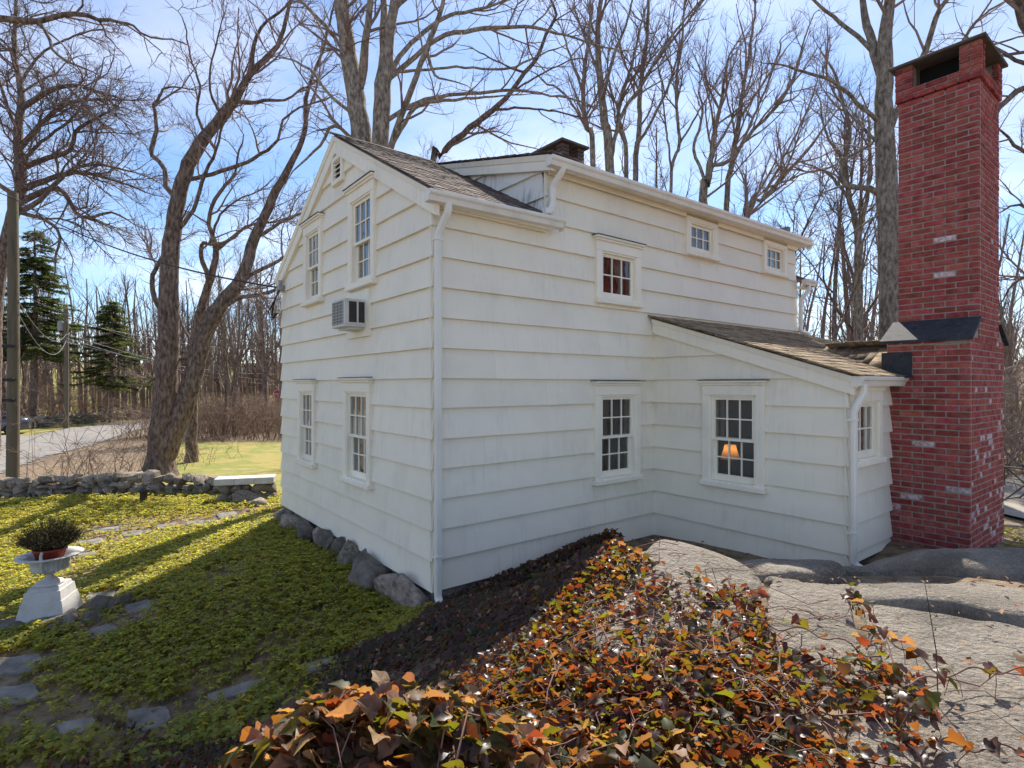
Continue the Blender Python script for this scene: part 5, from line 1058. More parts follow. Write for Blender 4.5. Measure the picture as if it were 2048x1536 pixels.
hero('oak_tree', 'wide oak with a thicket of crooked level branches at the left edge', [
    [(-18,870,30),(-8,600,26),(20,450,24),(40,380,22),(38,300,19),(36,250,16),(44,200,15),(36,150,11),(28,80,9),(32,20,7),(30,-60,5)],
    [(40,375,14),(100,358,11),(150,345,10),(200,352,7),(262,372,4)],[(42,408,14),(100,378,12),(130,386,10),(150,424,8),(182,436,7),(222,424,5),(255,440,3)],[(38,225,12),(100,182,10),(152,172,8),(225,192,4)],
    [(40,345,13),(85,320,11),(140,300,9),(150,265,8),(176,245,6),(232,215,3)],[(38,300,12),(80,250,9),(120,215,8),(170,200,6),(240,200,3)],[(40,390,12),(0,370,10),(-40,340,8),(-90,330,6)],[(42,440,12),(80,400,10),(130,350,8),(180,330,6),(250,340,4)],[(36,260,9),(10,200,7),(-10,120,5),(-20,40,4)],
    [(44,420,10),(90,440,8),(120,470,6),(110,520,4)],[(40,330,8),(100,270,6),(150,230,5),(200,150,3)],[(40,160,7),(80,110,5),(130,80,4),(190,60,3)]],
    24, 12, dens=(2.0, 2.6, 3.8), up=.0, wob=.3, start=.12, rt=.008, sc=1.05)
hero('oak_tree', 'overhanging dark oak bough reaching in from the top left corner', [
    [(-420,900,60),(-400,500,52),(-360,200,44),(-320,60,34),(-300,-120,26)],[(-340,120,26),(-220,50,20),(-100,20,17),(0,33,14),(40,40,13),(75,43,12),(110,32,11),(150,28,10),(200,38,8),(240,42,6),(268,55,5),(302,75,4),(345,78,3)],
    [(75,43,7),(95,66,7),(105,96,6),(130,120,5),(166,136,4),(205,152,2)],[(150,28,5),(165,10,4),(160,-20,3)],[(200,38,5),(215,70,4),(235,95,2)],[(240,42,4),(275,65,3),(320,100,2)]],
    10, 13, dens=(1.0, 1.6, 2.2), rt=.004, start=.35, up=.02, r1=.028, sc=.8)
hero('maple_tree', 'crooked young maple behind the right hand trunk of the double tree', [
    [(382,915,25),(385,800,22),(390,700,21),(396,640,19),(410,590,17),(426,540,15),(433,500,13),(425,470,10),(417,450,9),(420,430,8),(430,400,8),(450,370,7),(470,345,5),(478,300,4)],
    [(412,585,10),(416,560,10),(406,525,10),(402,498,9),(409,486,8),(432,490,6),(470,475,4)],[(433,500,8),(470,470,7),(500,450,6),(545,445,4)],[(398,640,9),(440,600,8),(480,580,6),(530,575,4)],[(392,700,8),(360,640,6),(345,590,5),(330,560,3)],[(420,480,7),(440,430,5),(475,400,4),(520,380,3)]],
    22, 14, dens=(1.7, 2.3, 3.4))
D = [[(742,900,56),(738,500,50),(735,400,47),(722,280,44),(712,200,42),(700,130,38),(690,60,34),(680,-20,32),(670,-150,26)],
    [(728,190,20),(727,135,20),(731,90,17),(736,50,15),(742,-10,13),(750,-90,9)],[(745,620,40),(757,400,38),(760,294,37),(764,230,37),(766,170,36),(772,110,30),(782,50,22),(790,-10,20),(800,-100,14)],
    [(768,140,18),(765,80,17),(768,20,15),(762,-40,12)],[(765,470,16),(781,297,14),(812,212,13),(839,130,12),(853,100,12),(868,60,11),(885,10,9),(900,-50,7)],
    [(770,250,10),(800,222,10),(850,200,9),(900,190,8),(960,186,7),(1040,180,6),(1100,190,4),(1172,206,3)],[(775,165,13),(812,130,12),(850,95,11),(890,70,10),(950,60,9),(1010,55,8),(1070,56,7),(1130,70,5),(1190,90,4),(1245,102,3)],
    [(768,155,12),(800,112,11),(850,62,10),(900,30,8),(960,18,6),(1040,-10,4)],[(785,290,9),(830,215,9),(870,203,8),(932,198,6)],[(800,150,7),(842,140,6),(930,135,5),(1010,138,5),(1062,120,4),(1112,95,3)],[(706,150,11),(680,90,9),(640,40,8),(600,0,6),(560,-40,4)],
    [(716,240,9),(660,190,7),(620,140,6),(580,120,4)],[(725,300,10),(670,250,8),(640,290,6),(600,330,4)],[(852,98,8),(870,150,6),(890,160,4)],[(790,20,10),(840,-30,8),(900,-60,5)]]
hero('maple_tree', 'great maple with three grey trunks rising behind the gable ridge', D, 15.5, 15, 'bark_grey', dens=(1.0, 1.7, 2.8), rt=.005, gbase=True)
hero('maple_tree', 'single bare limb leaning right above the dormer roof', [[(840,620,20),(862,345,15),(880,312,14),(900,290,14),(940,255,13),(985,220,12),(1022,185,10),(1050,145,9),(1076,110,8),(1092,70,7),(1113,30,6),(1100,-5,5)],[(985,220,6),(1045,216,5),(1110,222,4),(1170,235,3)],[(1050,145,6),(1010,130,4),(960,105,3)],[(1022,185,5),(1080,150,4),(1140,120,3)]], 19, 16, dens=(.9, 1.6, 2.6), rt=.006)
GRP = 'slender bare trees behind the dormer'
TR = [([[(1192,560,14),(1186,325,12),(1174,256,11),(1167,205,10),(1170,130,9),(1178,68,7),(1180,0,5)],[(1174,250,6),(1130,190,5),(1085,160,4)],[(1170,180,6),(1140,110,5),(1120,50,3)]], 20, 'thin grey tree just right of the ridge chimney'),
      ([[(1224,600,24),(1220,340,20),(1208,240,18),(1201,170,15),(1195,70,12),(1202,0,10),(1210,-80,7)],[(1221,325,9),(1239,240,9),(1283,170,7),(1330,90,6),(1402,0,4)],[(1205,210,8),(1225,120,7),(1255,40,5),(1270,-30,4)],[(1200,160,7),(1175,90,5),(1150,20,4)]], 20.5, 'straight grey tree with a long forked limb right of the ridge chimney'),
      ([[(1256,600,11),(1253,352,10),(1242,256,9),(1237,222,9),(1263,130,6),(1280,60,4)],[(1240,230,5),(1220,170,4),(1215,110,3)]], 21, 'thin crooked tree left of the speckled pair behind the dormer'),
      ([[(1272,600,14),(1271,355,12),(1278,273,11),(1281,171,10),(1293,79,8),(1297,0,6),(1300,-60,4)],[(1281,171,8),(1314,120,6),(1369,51,5),(1408,0,4)],[(1276,290,7),(1310,230,6),(1345,150,5),(1360,80,3)],[(1282,190,5),(1250,130,4),(1235,70,3)]], 21.5, 'upright tree forking wide above the middle of the dormer'),
      ([[(1339,600,8),(1341,379,7),(1358,290,7),(1352,171,6),(1365,68,5),(1370,0,4)],[(1356,290,5),(1400,220,4),(1440,150,3)],[(1346,340,5),(1330,240,4),(1322,160,3)]], 23, 'wispy tree over the left of the two small dormer windows'),
      ([[(1404,620,20),(1406,403,18),(1413,369,17),(1423,307,11),(1434,239,9),(1446,188,7)],[(1410,375,8),(1398,330,7),(1386,300,7),(1400,250,6),(1405,212,5)],[(1420,340,10),(1458,321,9),(1505,263,8),(1560,205,7),(1591,143,6),(1605,90,4)],[(1425,300,6),(1470,230,5),(1500,160,4),(1510,100,3)]], 19.5, 'storm broken tree with snapped tops over the dormer'),
      ([[(1452,640,14),(1454,420,12),(1464,328,12),(1478,239,10),(1485,185,9),(1495,130,7),(1509,34,5),(1512,-30,4)],[(1466,320,7),(1500,250,6),(1530,180,5),(1560,100,4)],[(1480,240,6),(1530,160,5),(1570,100,3)]], 20, 'tall straight tree right of the storm broken tree'),
      ([[(1470,640,11),(1495,437,10),(1522,403,9),(1577,342,8),(1628,284,6),(1665,230,4)],[(1510,410,6),(1560,330,5),(1600,250,4),(1630,180,3)],[(1540,380,5),(1600,350,4),(1670,330,3)]], 19, 'low tree leaning right over the end of the dormer'),
      ([[(1720,800,22),(1718,690,19),(1717,560,17),(1715,470,15),(1701,400,11),(1690,330,10),(1700,260,8),(1682,190,7),(1666,140,5)],[(1716,480,10),(1728,430,9),(1736,380,8),(1740,300,6),(1735,220,4)],[(1700,400,7),(1660,350,6),(1620,330,4)],[(1692,330,6),(1650,260,5),(1640,200,3)]], 22, 'forked dark tree left of the big trunk by the brick chimney')]
for i, (lb, z_, lab) in enumerate(TR): hero('bare_tree', lab, lb, z_, 40+i, 'bark_grey', dens=(1.5, 2.1, 3.0), rt=.0065, up=.16, wob=.16, group=GRP)
hero('oak_tree', 'thick rough barked tree standing behind the tall brick chimney', [
    [(1787,850,58),(1784,700,52),(1781,560,47),(1778,470,45),(1775,400,43),(1770,300,39),(1768,200,35),(1770,140,32),(1772,60,26),(1779,0,22),(1784,-70,16)],[(1764,165,18),(1748,105,18),(1735,50,16),(1725,0,12),(1720,-60,8)],
    [(1756,110,10),(1715,72,9),(1680,45,8),(1640,10,6),(1600,-20,4)],[(1762,262,11),(1740,230,9),(1700,190,8),(1650,155,7),(1610,145,6),(1560,130,4)],[(1784,392,14),(1740,378,13),(1692,370,12),(1681,345,9),(1696,315,7),(1742,290,5)],[(1690,368,6),(1660,380,4)],
    [(1785,240,14),(1820,170,13),(1850,100,12),(1870,40,11),(1892,0,9),(1920,-50,6)],[(1800,215,10),(1880,150,9),(1940,60,7),(1980,20,5),(2040,-10,3)],[(1840,130,7),(1900,110,6),(1980,90,5),(2050,70,3)],[(1760,300,8),(1720,250,6),(1690,220,4)],[(1782,430,7),(1740,440,5),(1700,470,3)]],
    14.5, 31, 'bark_grey', dens=(1.1, 1.8, 2.8), rt=.005)
hero('oak_tree', 'dark limbs of a tree beyond the right edge crossing behind the chimney top', [
    [(2160,900,60),(2150,600,54),(2130,300,46),(2090,120,36),(2045,20,26),(2030,-40,20)],[(2120,230,18),(2060,170,14),(2010,205,12),(1995,225,10),(1960,270,6)],[(2130,420,14),(2080,330,10),(2030,290,7),(2000,260,4)],[(2100,130,12),(2030,120,8),(1990,95,6),(1940,80,3)],[(2140,520,12),(2080,440,9),(2040,410,6),(2005,420,3)],[(2145,620,12),(2080,560,9),(2035,560,6),(2005,600,3)]],
    13, 32, 'bark', dens=(1.5, 2.0, 3.0), rt=.005)
# the woodland behind: a few grown models, copied
def grown(name, h, r0, seed, dens, up=.2, nl=9, start=.3, twig='twig_far', sc=1., lean=.04, lrr=(.35, .6)):
    rg = np.random.default_rng(seed); k = 12; d = np.array([rg.normal(0, lean), rg.normal(0, lean), 1.]); P = [np.zeros(3)]
    for i in range(k-1): d = d+rg.normal(0, .05, 3)*[1, 1, 0]; d /= np.linalg.norm(d); P.append(P[-1]+d*h/(k-1))
    P = np.array(P); Rr = r0*np.linspace(1, .12, k)**.9; Rr[0] *= 1.3; P, Rr = smooth_line(P, Rr, .5)
    LP, LR = kids(P[None], Rr[None], rg, [nl], (start, .95), (.4, 1.0), lrr, 42*sc, 9, up, .14, .02)
    curves = [(P, Rr)]+[(LP[i], LR[i]) for i in range(len(LP))]; tv = trunk_mesh(curves, 8, .05, seed); cv = crown([(p, q) for p, q in curves[1:]]+[(P[len(P)//2:], Rr[len(P)//2:])], rg, dens, .008, up*.6, .2, .15, .03, sc)
    ms = []
    for nm, (v, f_), mt in (('trunk', tv, 'bark'), ('crown', cv, twig)):
        o = mobj(nm, v, f_, M[mt], None, True); ms.append(o.data); bpy.data.objects.remove(o)
    return ms
GM = [grown('w', 13, .13, 61, (1.5, 1.8, 2.4)), grown('w', 16, .17, 62, (1.4, 1.7, 2.2), nl=12), grown('w', 10, .09, 63, (1.7, 2.0, 2.6), nl=10, start=.2), grown('w', 14, .15, 64, (1.3, 1.8, 2.4), nl=11, start=.4), grown('w', 8, .07, 65, (1.8, 2.2, 2.8), nl=9, start=.15)]
def wood_tree(x, y, k, s, rz_, label, group): 
    r_ = empty('bare_tree', (x, y, float(ground(x, y))-.1), rz_); r_.scale = (s, s, s); tag(r_, label, 'tree', group)
    for nm, me in zip(('trunk', 'crown'), GM[k]): o = bpy.data.objects.new(nm, me); link(o, r_)
WT = [(-37.5,41.5,1,1.0,'tall bare tree on the bank above the parked car'),(-34.8,50,3,.9,'bare tree behind the far end of the roadside stone wall'),(-37,46,0,1.0,'grey bare tree over the car roof'),(-35.5,55,0,.9,'bare tree left of the double maple beyond the road'),
      (-38,43.5,4,1.1,'small leaning tree between the near pole and the road bank'),(-17,49,1,.85,'bare tree seen between the two maple trunks'),(-17.6,34,2,1.0,'thin tree right of the maple at the lawn edge'),(-16.4,33,0,.8,'pair of thin stems behind the lawn'),(-16.0,36.5,3,.8,'straight trunk in the brush beyond the lawn'),(-20.5,40,1,.8,'bare tree in the brush before the meadow'),
      (-16.6,39,2,1.1,'slim tree beside the stop sign'),(12,21,0,1.0,'bare tree behind the lean-to ridge left of the chimney'),(14,24,1,.9,'bare tree just behind the lean-to roof end'),(16.5,22,3,.9,'grey tree in the wood right of the brick chimney'),(10.5,25,2,1.3,'thin tree under the dormer eave end'),(13,30,1,.9,'distant trunk above the lean-to roof'),(19,26,0,1.,'bare tree at the far right edge'),(15,19,4,1.3,'small tree between lean-to and chimney'),(20,20,2,1.2,'low tree behind the patio chair'),
      (3,26,0,1.1,'bare tree high behind the dormer eave'),(6,28,1,1.0,'background tree above the left dormer window'),(8.5,31,3,1.05,'background tree above the right dormer window'),(-1,30,0,1.2,'background tree between the gable and the leaning limb'),(-5,33,1,1.0,'background tree left of the gable ridge'),(-3,27,4,1.5,'small tree left of the great three trunked maple')]
for i, (x, y, k, s, lab) in enumerate(WT): wood_tree(x, y, k, s, i*1.7, lab, 'bare trees of the wood around the garden')
# far wood and brush read as masses
def mass(name, label, spots, hts, seed, mt, k=6, tw=3, r0=.05, cat='wood'):
    rg = np.random.default_rng(seed); n = len(spots); xy = np.array(spots); h = np.array(hts); z = ground(xy[:, 0], xy[:, 1])-.1
    t = np.linspace(0, 1, k); bend = rg.normal(0, .10, (n, 2)); P = np.stack([xy[:, :1]+bend[:, :1]*h[:, None]*t**1.5, xy[:, 1:]+bend[:, 1:]*h[:, None]*t**1.5, z[:, None]+h[:, None]*t[None]], -1); P[:, 1:, :2] += rg.normal(0, .06, (n, k-1, 2))
    Rr = (r0*h/10*rg.uniform(.6, 1.5, n))[:, None]*np.linspace(1, .2, k)
    P1, R1 = kids(P, Rr, rg, rg.poisson(h*1.1), (.2, 1), (.4, 1.0), (.3, .6), 38, 5, .25, .16, .012); P2, R2 = kids(P1, R1, rg, rg.poisson(clen(P1)*tw), (.1, 1), (.4, .9), (.5, .8), 30, 3, .12, .25, .009)
    Vs, Fs, off, rn = [], [], 0, []
    for p, q, s in ((P, Rr, 5), (P1, R1, 3), (P2, R2, 3)): v, f_ = tubes(p, q, s); Vs.append(v); Fs.append(f_+off); off += len(v); rn.append(np.repeat(rg.random(len(p)), p.shape[1]*s))
    tag(mobj(name, np.concatenate(Vs), np.concatenate(Fs), M[mt], rnd=np.concatenate(rn)), label, cat, kind='stuff')
r2 = np.random.default_rng(5)
sp = [(r2.uniform(-75, -8), r2.uniform(50, 85)) for _ in range(190)]; mass('far_wood', 'far bare woodland beyond the road and meadow', sp, [r2.uniform(8, 15) for _ in sp], 71, 'twig_far', r0=.12, tw=1.1)
sp = [(r2.uniform(9, 60), r2.uniform(28, 60)) for _ in range(150)]; mass('far_wood', 'bare woodland right of the house behind the chimney', sp, [r2.uniform(7, 13) for _ in sp], 72, 'twig_far', r0=.11, tw=1.4)
sp = [(r2.uniform(-10, 14), r2.uniform(42, 70)) for _ in range(50)]; mass('far_wood', 'bare woodland rising behind the house', sp, [r2.uniform(8, 14) for _ in sp], 73, 'twig_far', r0=.12, tw=1.2)
def shift_copy(nm, dx, label, mir=1):
    o = bpy.data.objects[nm]; c = o.copy(); COL.objects.link(c); c.location.x += dx; c.scale.x = mir; c['label'] = label
shift_copy('far_wood', 9, 'second rank of far bare woodland beyond the road');  shift_copy('far_wood.001', 8, 'second rank of bare woodland right of the house'); shift_copy('far_wood.002', 6, 'second rank of bare woodland behind the house')
def brush(name, label, regs, seed, mt='bramble', rr_=(.006, .014)):
    rg = np.random.default_rng(seed); P = []; Rr = []
    for x0, x1, y0, y1, n, h0, h1 in regs:
        x = rg.uniform(x0, x1, n); y = rg.uniform(y0, y1, n); h = rg.uniform(h0, h1, n); a = rg.random(n)*6.28; rea = h*rg.uniform(.4, 1.9, n); z = ground(x, y)-.05; t = np.linspace(0, 1, 6)[None]
        zz_ = z[:, None]+h[:, None]*(np.sin(t*1.57*rg.uniform(.8, 1.6, n)[:, None])); c = np.stack([x[:, None]+np.cos(a)[:, None]*rea[:, None]*t**1.4, y[:, None]+np.sin(a)[:, None]*rea[:, None]*t**1.4, zz_], -1); c[:, 1:] += rg.normal(0, .13, c[:, 1:].shape)
        P.append(c); Rr.append(np.clip(rg.uniform(*rr_, n), 0, 1)[:, None]*np.linspace(1, .4, 6)[None])
    P = np.concatenate(P); Rr = np.concatenate(Rr); P2, R2 = kids(P, Rr, rg, rg.poisson(clen(P)*1.3), (.2, 1), (.5, 1.2), (.5, .8), 26, 3, .08, .3, .0045)
    v1, f1 = tubes(P, Rr, 3); v2, f2 = tubes(P2, R2, 3); rn = np.r_[np.repeat(rg.random(len(P)), 18), np.repeat(rg.random(len(P2)), 9)]
    tag(mobj(name, np.concatenate([v1, v2]), np.concatenate([f1, f2+len(v1)]), M[mt], rnd=rn), label, 'brush', kind='stuff')
brush('brush', 'tangled brown brambles on the bank across the road', [(-60, -34.8, 38, 52, 1500, 1.2, 3.2), (-24, -12, 40, 49, 500, 1, 2.6), (-60, -10, 60, 68, 700, 2.5, 5.5)], 81, rr_=(.010, .022))
brush('brush', 'reddish brown thicket beyond the lawn left of the house', [(-22, -10.5, 30.4, 38, 1300, .9, 2.4)], 82, rr_=(.008, .016))
brush('brush', 'dry weeds and saplings between the garden wall and the road', [(-15.5, -11.2, 17.0, 24, 110, .4, 1.2), (-14.6, -11.5, 16, 17.6, 45, 1.0, 2.6)], 83, rr_=(.005, .010))
brush('brush', 'dense brown undergrowth behind the lean-to and the chimney', [(8.5, 24, 15.5, 27, 1450, 1.2, 3.4), (10, 18, 11.5, 15, 300, .5, 1.5)], 84, 'twig_far', (.007, .016))
brush('brush', 'low growth behind the house', [(-6, 8, 24, 34, 600, 1., 2.5)], 85, 'bramble', (.008, .016))
# spruces
def spruce(name, label, x, y, h, rbase, seed, z0=.12, dens=26):
    rg = np.random.default_rng(seed); root = empty(name, (x, y, float(ground(x, y))-.1)); tag(root, label, 'tree'); 
    P = np.array([(rg.normal(0, .05), rg.normal(0, .05), t*h) for t in np.linspace(0, 1, 14)]); P[0, :2] = 0; v, f_ = trunk_mesh([(P, np.linspace(.24, .03, 14)*h/12)], 10, .05, seed); mobj('trunk', v, f_, M['bark'], root, True)
    nb = int(h*15); t = rg.uniform(z0, .99, nb); a = rg.random(nb)*6.28; L = rbase*(1-t)**.75*rg.uniform(.45, 1.15, nb)+.25; k = 7; q = np.linspace(0, 1, k)[None]
    C = np.stack([np.cos(a)[:, None]*L[:, None]*q, np.sin(a)[:, None]*L[:, None]*q, (t*h)[:, None]+L[:, None]*(.12*q-.42*q**2+.22*q**4)], -1)+rg.normal(0, .03, (nb, k, 3)); v, f_ = tubes(C, (.012+.012*L)[:, None]*np.linspace(1, .3, k)[None], 4); mobj('branches', v, f_, M['bark'], root, True)
    m_ = rg.poisson(L*dens); idx = np.repeat(np.arange(nb), m_); tt = rg.uniform(.25, 1, len(idx))*(k-1); i = np.minimum(tt.astype(int), k-2); fr_ = (tt-i)[:, None]; p = C[idx, i]*(1-fr_)+C[idx, i+1]*fr_
    az_ = a[idx]+rg.choice([-1, 1], len(idx))*rg.uniform(.3, 1.3, len(idx)); n = len(idx)
    sub = 5; p2 = np.repeat(p, sub, 0); az2 = np.repeat(az_, sub); lt = np.tile(np.linspace(.1, .9, sub), n)*np.repeat(rg.uniform(.18, .42, n), sub); dr = np.stack([np.cos(az2)*lt, np.sin(az2)*lt, -.35*lt], -1)
    T = np.array([(0,-.5,0),(1,-.1,0),(1,.1,0),(0,.5,0)]); Fq_ = np.array([(0,1,2,3)])
    v, f_, _ = leaves(p2+dr, az2+rg.normal(0, .7, n*sub), rg.normal(-.25, .4, n*sub), rg.uniform(-1.5, 1.5, n*sub), rg.uniform(.12, .26, n*sub), rg.uniform(.04, .085, n*sub), T, Fq_)
    tag(mobj('needles', v, f_, M['needle'], root, rnd=np.repeat(rg.random(n), sub*4)), kind='stuff')
spruce('spruce_tree', 'tall ragged spruce behind the near utility pole', -36, 42, 15.0, 4.4, 91, .34, 24)
spruce('spruce_tree', 'dark green spruce beside the second utility pole', -32.3, 45, 10.0, 3.6, 92, .30, 26)
# ---------------------------------------------------------------- poles and wires
def pole(label, px_, Z, top_py, w):
    x = P3(px_, 0, Z)[0]; z = float(ground(x, Z)); zt = P3(px_, top_py, Z)[2]; r_ = w/2/F_PX*Z; p = empty('utility_pole', (x, Z, z)); tag(p, label, 'utility pole')
    n = 14; t = np.linspace(0, 1, n); P = np.stack([.03*np.sin(t*3), 0*t, -.1+t*(zt-z+.1)], -1); v, f_ = trunk_mesh([(P, r_*(1.08-.22*t))], 14, .02, int(px_)); o = mobj('shaft', v, f_, M['pole'], p, True)
    mb = MB(); mb.lathe([(r_*.86, zt-z-.002), (0, zt-z+.03)], 14, (.03*math.sin(3), 0, 0)); mb.build('top', M['pole'], p); return p, x, z, zt
p1, x1_, z1_, t1_ = pole('weathered utility pole at the left edge behind the garden wall', 25, 16.6, 385, 20)
for k, zz_ in enumerate((4.2, 3.2, 2.6)): mb = MB(); mb.cbox(-.17, .17, -.17, -.13, z1_*0+zz_, zz_+.09, .01); mb.tube([(.1,-.15,zz_+.05),(.22,-.18,zz_+.05)], .03, 8); mb.build('cable_clamp', M['wire'], p1)
p2, x2_, z2_, t2_ = pole('thinner utility pole across the road beside the spruce', 132, 39.0, 618, 8.5)
mb = MB(); mb.lathe([(0, 0), (.2, 0), (.21, .05), (.21, .55), (.18, .62), (0, .64)], 14, (-.34, 0, t2_-z2_-1.5)); mb.box(-.3, 0, -.03, .03, t2_-z2_-1.1, t2_-z2_-1.0); mb.build('transformer', M['wire_grey'], p2)
def wire(label, a, b_, sag, r_, mt='wire'):
    a, b_ = np.array(a, float), np.array(b_, float); t = np.linspace(0, 1, 24)[:, None]; P = a+(b_-a)*t; P[:, 2:] -= sag*4*t*(1-t); v, f_ = tubes(P[None], np.full((1, 24), r_), 5); tag(mobj('wire', v, f_, M[mt], None, True), label, 'wire', 'overhead wires')
hb = np.array([*H2(-.08, 5.08), 3.72])
wire('black service cable running from the near pole to the gable', P3(30, 398, 16.5), hb, .35, .016)
wire('black service cable entering the picture at the left edge', P3(-300, 250, 13.5), P3(27, 396, 16.5), .1, .016)
pa = P3(40, 610, 16.4); pb = P3(133, 680, 37.3)
wire('sagging grey cable between the two utility poles', P3(36, 625, 16.4), pb, 1.1, .012, 'wire_grey'); wire('upper grey cable between the two utility poles', P3(36, 600, 16.4), P3(133, 668, 37.3), .8, .012, 'wire_grey')
for k, (py_, q, lab) in enumerate([(668, (560, 762), 'topmost grey line from the far pole towards the house'), (676, (560, 770), 'second grey line from the far pole'), (684, (560, 748), 'third grey line from the far pole'), (640, (560, 700), 'highest thin line from the far pole top')]):
    wire(lab, P3(133, py_, 37.3), P3(q[0], q[1], 60), .6, .014, 'wire_grey')
wire('dark cable from the near pole crossing below the maple limbs', P3(30, 585, 16.5), P3(420, 705, 40), .5, .014)
# ---------------------------------------------------------------- the parked car: lofted body, greenhouse, wheels, lamps
car = empty('parked_car', (0, 0, 0)); tag(car, 'dark grey saloon car on the road, half hidden by the near pole', 'car')
cxp, cyp = -32.6, 34.3; car.location = (cxp, cyp, float(ground(cxp, cyp))+.03); car.rotation_euler = (0, 0, R(215))
# x forward, stations along the length: half width, sill, belt heights
st = [(-2.28,.62,.42,.70),(-2.2,.80,.30,.92),(-1.7,.88,.22,.98),(-.8,.90,.20,.96),(.3,.90,.20,.94),(1.2,.89,.20,.90),(1.85,.86,.22,.80),(2.2,.78,.26,.70),(2.32,.62,.34,.60)]
V = []
for x, w, a, b_ in st: V += [(x,-w*.9,a),(x,-w,a+(b_-a)*.25),(x,-w,a+(b_-a)*.7),(x,-w*.93,b_),(x,-w*.5,b_+.03),(x,w*.5,b_+.03),(x,w*.93,b_),(x,w,a+(b_-a)*.7),(x,w,a+(b_-a)*.25),(x,w*.9,a)]
k = 10; Fc = [(i*k+j, i*k+(j+1) % k, (i+1)*k+(j+1) % k, (i+1)*k+j) for i in range(len(st)-1) for j in range(k)]+[tuple(range(k))[::-1], tuple(range((len(st)-1)*k, len(st)*k))]
mobj('body', V, Fc, M['car'], car, True)
rs = [(-1.75,.80,.80,1.00),(-1.05,.70,.66,1.36),(.05,.72,.68,1.43),(1.05,.80,.78,.95)]
V = []
for x, w0, w1, zt in rs: V += [(x,-w0,.92),(x,-w1,zt-.03),(x,-w1*.7,zt),(x,w1*.7,zt),(x,w1,zt-.03),(x,w0,.92)]
k = 6; Fc = [(i*k+j, i*k+(j+1) % k, (i+1)*k+(j+1) % k, (i+1)*k+j) for i in range(3) for j in range(k)]
mobj('windows', V, Fc, M['carglass'], car, True)
V = [(x, y*.92, z+.012) for x, y, z in [(-1.0,-.66,1.36),(.05,-.68,1.43),(.05,.68,1.43),(-1.0,.66,1.36)]]+[(-1.0,-.6,1.33),(.05,-.62,1.4),(.05,.62,1.4),(-1.0,.6,1.33)]
mobj('roof_panel', V, [(0,1,2,3),(0,4,5,1),(1,5,6,2),(2,6,7,3),(3,7,4,0)], M['car'], car)
for s in (-1, 1):
    for x0, z0, x1, z1 in ((-1.72,.96,-1.03,1.37),(.06,1.43,1.03,.96),(-.42,.95,-.42,1.39)):
        mb = MB(); mb.tube([(x0, s*(.79 if z0 < 1.2 else .69), z0), (x1, s*(.79 if z1 < 1.2 else .69), z1)], .03, 6); mb.build('pillar', M['car'], car)
    mb = MB(); mb.cbox(.72, .9, s*.92-.07, s*.92+.07, .93, 1.05, .03); mb.build('mirror', M['car'], car)
    mb = MB(); mb.hexa([(1.95,s*.80-.06,.62),(2.22,s*.72-.06,.60),(2.22,s*.72+.06,.60),(1.95,s*.80+.06,.62),(1.95,s*.80-.05,.76),(2.18,s*.70-.05,.71),(2.18,s*.70+.05,.71),(1.95,s*.80+.05,.76)]); mb.build('headlight', M['lampglass'], car)
    for x in (-1.38, 1.40):
        wh = empty('wheel', (x, s*.80, .32), 0, car); wh.rotation_euler = (R(90), 0, 0)
        mb = MB(); mb.lathe([(.20,-.10),(.30,-.11),(.325,-.08),(.325,.08),(.30,.11),(.20,.10)], 24); mb.build('tyre', M['rubber'], wh, True)
        mb = MB(); mb.lathe([(.205,-.09),(.19,-.05),(.05,-.07),(0,-.07)], 20)
        mb.lathe([(.205,.09),(.19,.05),(.05,.07),(0,.07)], 20)
        for q in range(5): a = q*2*math.pi/5; mb.tube([(0,0,-.085*s*-1),(.2*math.cos(a),.2*math.sin(a),.092*s)], .022, 5)
        mb.build('rim', M['alloy'], wh)
mb = MB(); mb.box(2.31, 2.345, -.45, .45, .36, .56); mb.build('grille', M['carglass'], car); mb = MB(); mb.box(2.15, 2.33, -.7, .7, .24, .33); mb.build('bumper', M['rubber'], car)
# ---------------------------------------------------------------- stop sign, far house
sg = P3(555, 789, 42); gz_ = float(ground(sg[0], sg[1])); sgn = empty('stop_sign', (sg[0], sg[1], gz_)); tag(sgn, 'red stop sign on a post half hidden by the corner of the house', 'sign'); hz = sg[2]-gz_
mb = MB(); mb.box(-.03, .03, .012, .05, 0, hz+.3); mb.build('post', M['steel'], sgn)
def octa(r_, y0, y1): 
    a = [(r_*math.cos(R(22.5+45*i)), r_*math.sin(R(22.5+45*i))) for i in range(8)]; return [(x, y0, hz+z) for x, z in a]+[(x, y1, hz+z) for x, z in a], [tuple(range(8)), tuple(range(8, 16))[::-1]]+[(i, (i+1) % 8, 8+(i+1) % 8, 8+i) for i in range(8)]
mobj('border', *octa(.36, 0, .01), M['white_sign'], sgn); mobj('face', *octa(.33, -.004, .008), M['red_sign'], sgn)
tcv = bpy.data.curves.new('lettering', 'FONT'); tcv.body = 'STOP'; tcv.size = .27; tcv.align_x = 'CENTER'; tcv.align_y = 'CENTER'; tcv.extrude = .001; to = bpy.data.objects.new('lettering', tcv); link(to, sgn); to.location = (0, -.008, hz); to.rotation_euler = (R(90), 0, 0); tcv.materials.append(M['white_sign'])
dg = bpy.context.evaluated_depsgraph_get(); lme = bpy.data.meshes.new_from_object(to.evaluated_get(dg)); bpy.data.objects.remove(to); to = bpy.data.objects.new('lettering', lme); link(to, sgn); to.location = (0, -.008, hz); to.rotation_euler = (R(90), 0, 0)
fh = empty('far_house', (-36.2, 86, float(ground(-36.2, 86))-.6), .15); tag(fh, 'low brick house far off beyond the meadow', 'house')
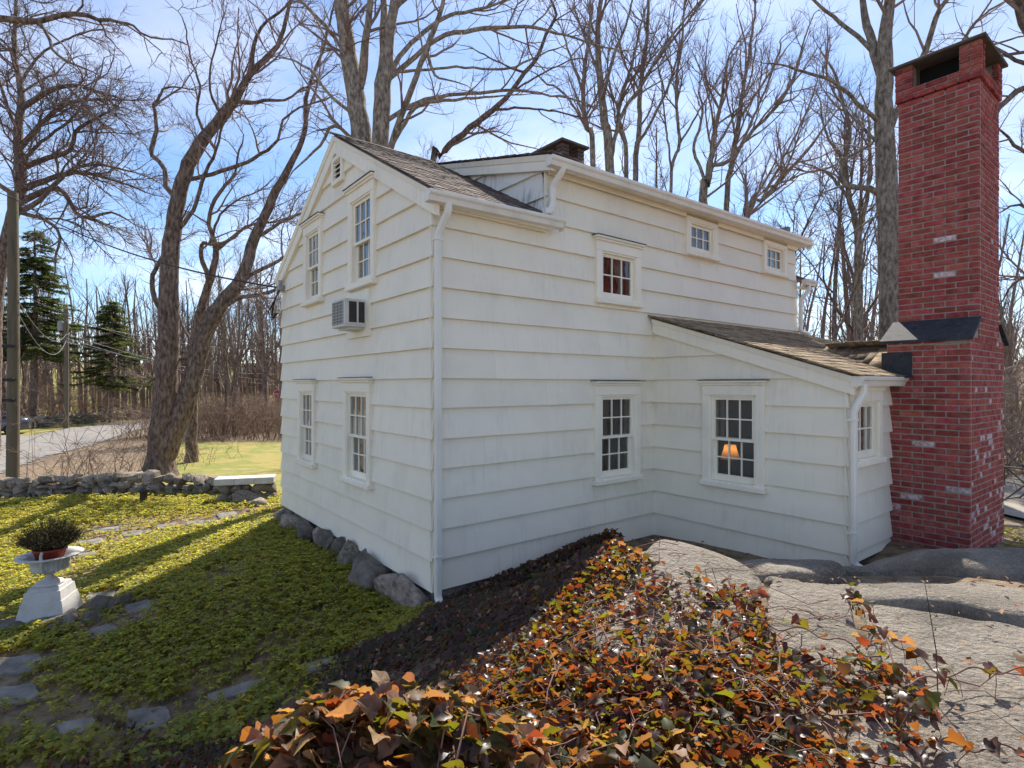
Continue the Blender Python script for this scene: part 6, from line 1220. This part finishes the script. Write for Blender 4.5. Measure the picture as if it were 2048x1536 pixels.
mb = MB(); mb.box(-4.2, 4.2, -4, 4, 0, 2.7); mb.build('wall', M['farwall'], fh); mb = MB(); mb.add([(-4.6,-4.5,2.7),(4.6,-4.5,2.7),(4.6,4.5,2.7),(-4.6,4.5,2.7),(-4.6,0,4.6),(4.6,0,4.6)], [(0,1,5,4),(2,3,4,5),(0,4,3),(1,2,5),(0,3,2,1)]); mb.build('roof', M['farroof'], fh)
for x in (-2.8, 2.6): mb = MB(); mb.box(x-.7, x+.7, -4.03, -4.002, .9, 2.2); wn2 = mb.build('window', M['farwhite'], fh); mb = MB(); mb.box(x-.55, x+.55, -4.05, -4.035, 1.0, 2.1); mb.build('pane', M['carglass'], wn2)
mb = MB(); mb.box(-.6, .5, -4.03, -4.002, 0, 2.1); mb.build('door', M['farwhite'], fh)
# ---------------------------------------------------------------- patio and folding chair at the right edge
pc = np.array([9.55, 10.4])
sheet('patio', [(8.3,8.9),(14,8.9),(14,13.5),(8.3,13.5)], M['patio'], .05, .25)
pz = float(ground(*pc))+.05
chr_ = empty('folding_chair', (pc[0]+.12, pc[1], pz), R(205)); tag(chr_, 'taupe sling folding chair on the patio at the right edge', 'chair')
mb = MB(); mb.hexa([(-.25,-.22,.42),(.25,-.22,.42),(.25,.25,.38),(-.25,.25,.38),(-.25,-.22,.435),(.25,-.22,.435),(.25,.25,.395),(-.25,.25,.395)]); mb.build('seat', M['chairfab'], chr_)
mb = MB(); mb.hexa([(-.25,.25,.44),(.25,.25,.44),(.25,.265,.44),(-.25,.265,.44),(-.25,.42,.92),(.25,.42,.92),(.25,.435,.92),(-.25,.435,.92)]); mb.build('backrest', M['chairfab'], chr_)
for s in (-.28, .28):
    mb = MB(); mb.tube([(s,-.28,0),(s,.1,.4),(s,.26,.62),(s,.44,.95)], .014, 6); mb.build('leg', M['chairfr'], chr_); mb = MB(); mb.tube([(s,.34,0),(s,.0,.4),(s,-.25,.63)], .014, 6); mb.build('leg', M['chairfr'], chr_); mb = MB(); mb.cbox(s-.025, s+.025, -.3, .3, .625, .65, .006); mb.build('armrest', M['chairfr'], chr_)
for y, z in ((-.27,.02),(.33,.02),(.44,.95),(.05,.4)): mb = MB(); mb.tube([(-.28,y,z),(.28,y,z)], .011, 6); mb.build('crossbar', M['chairfr'], chr_)
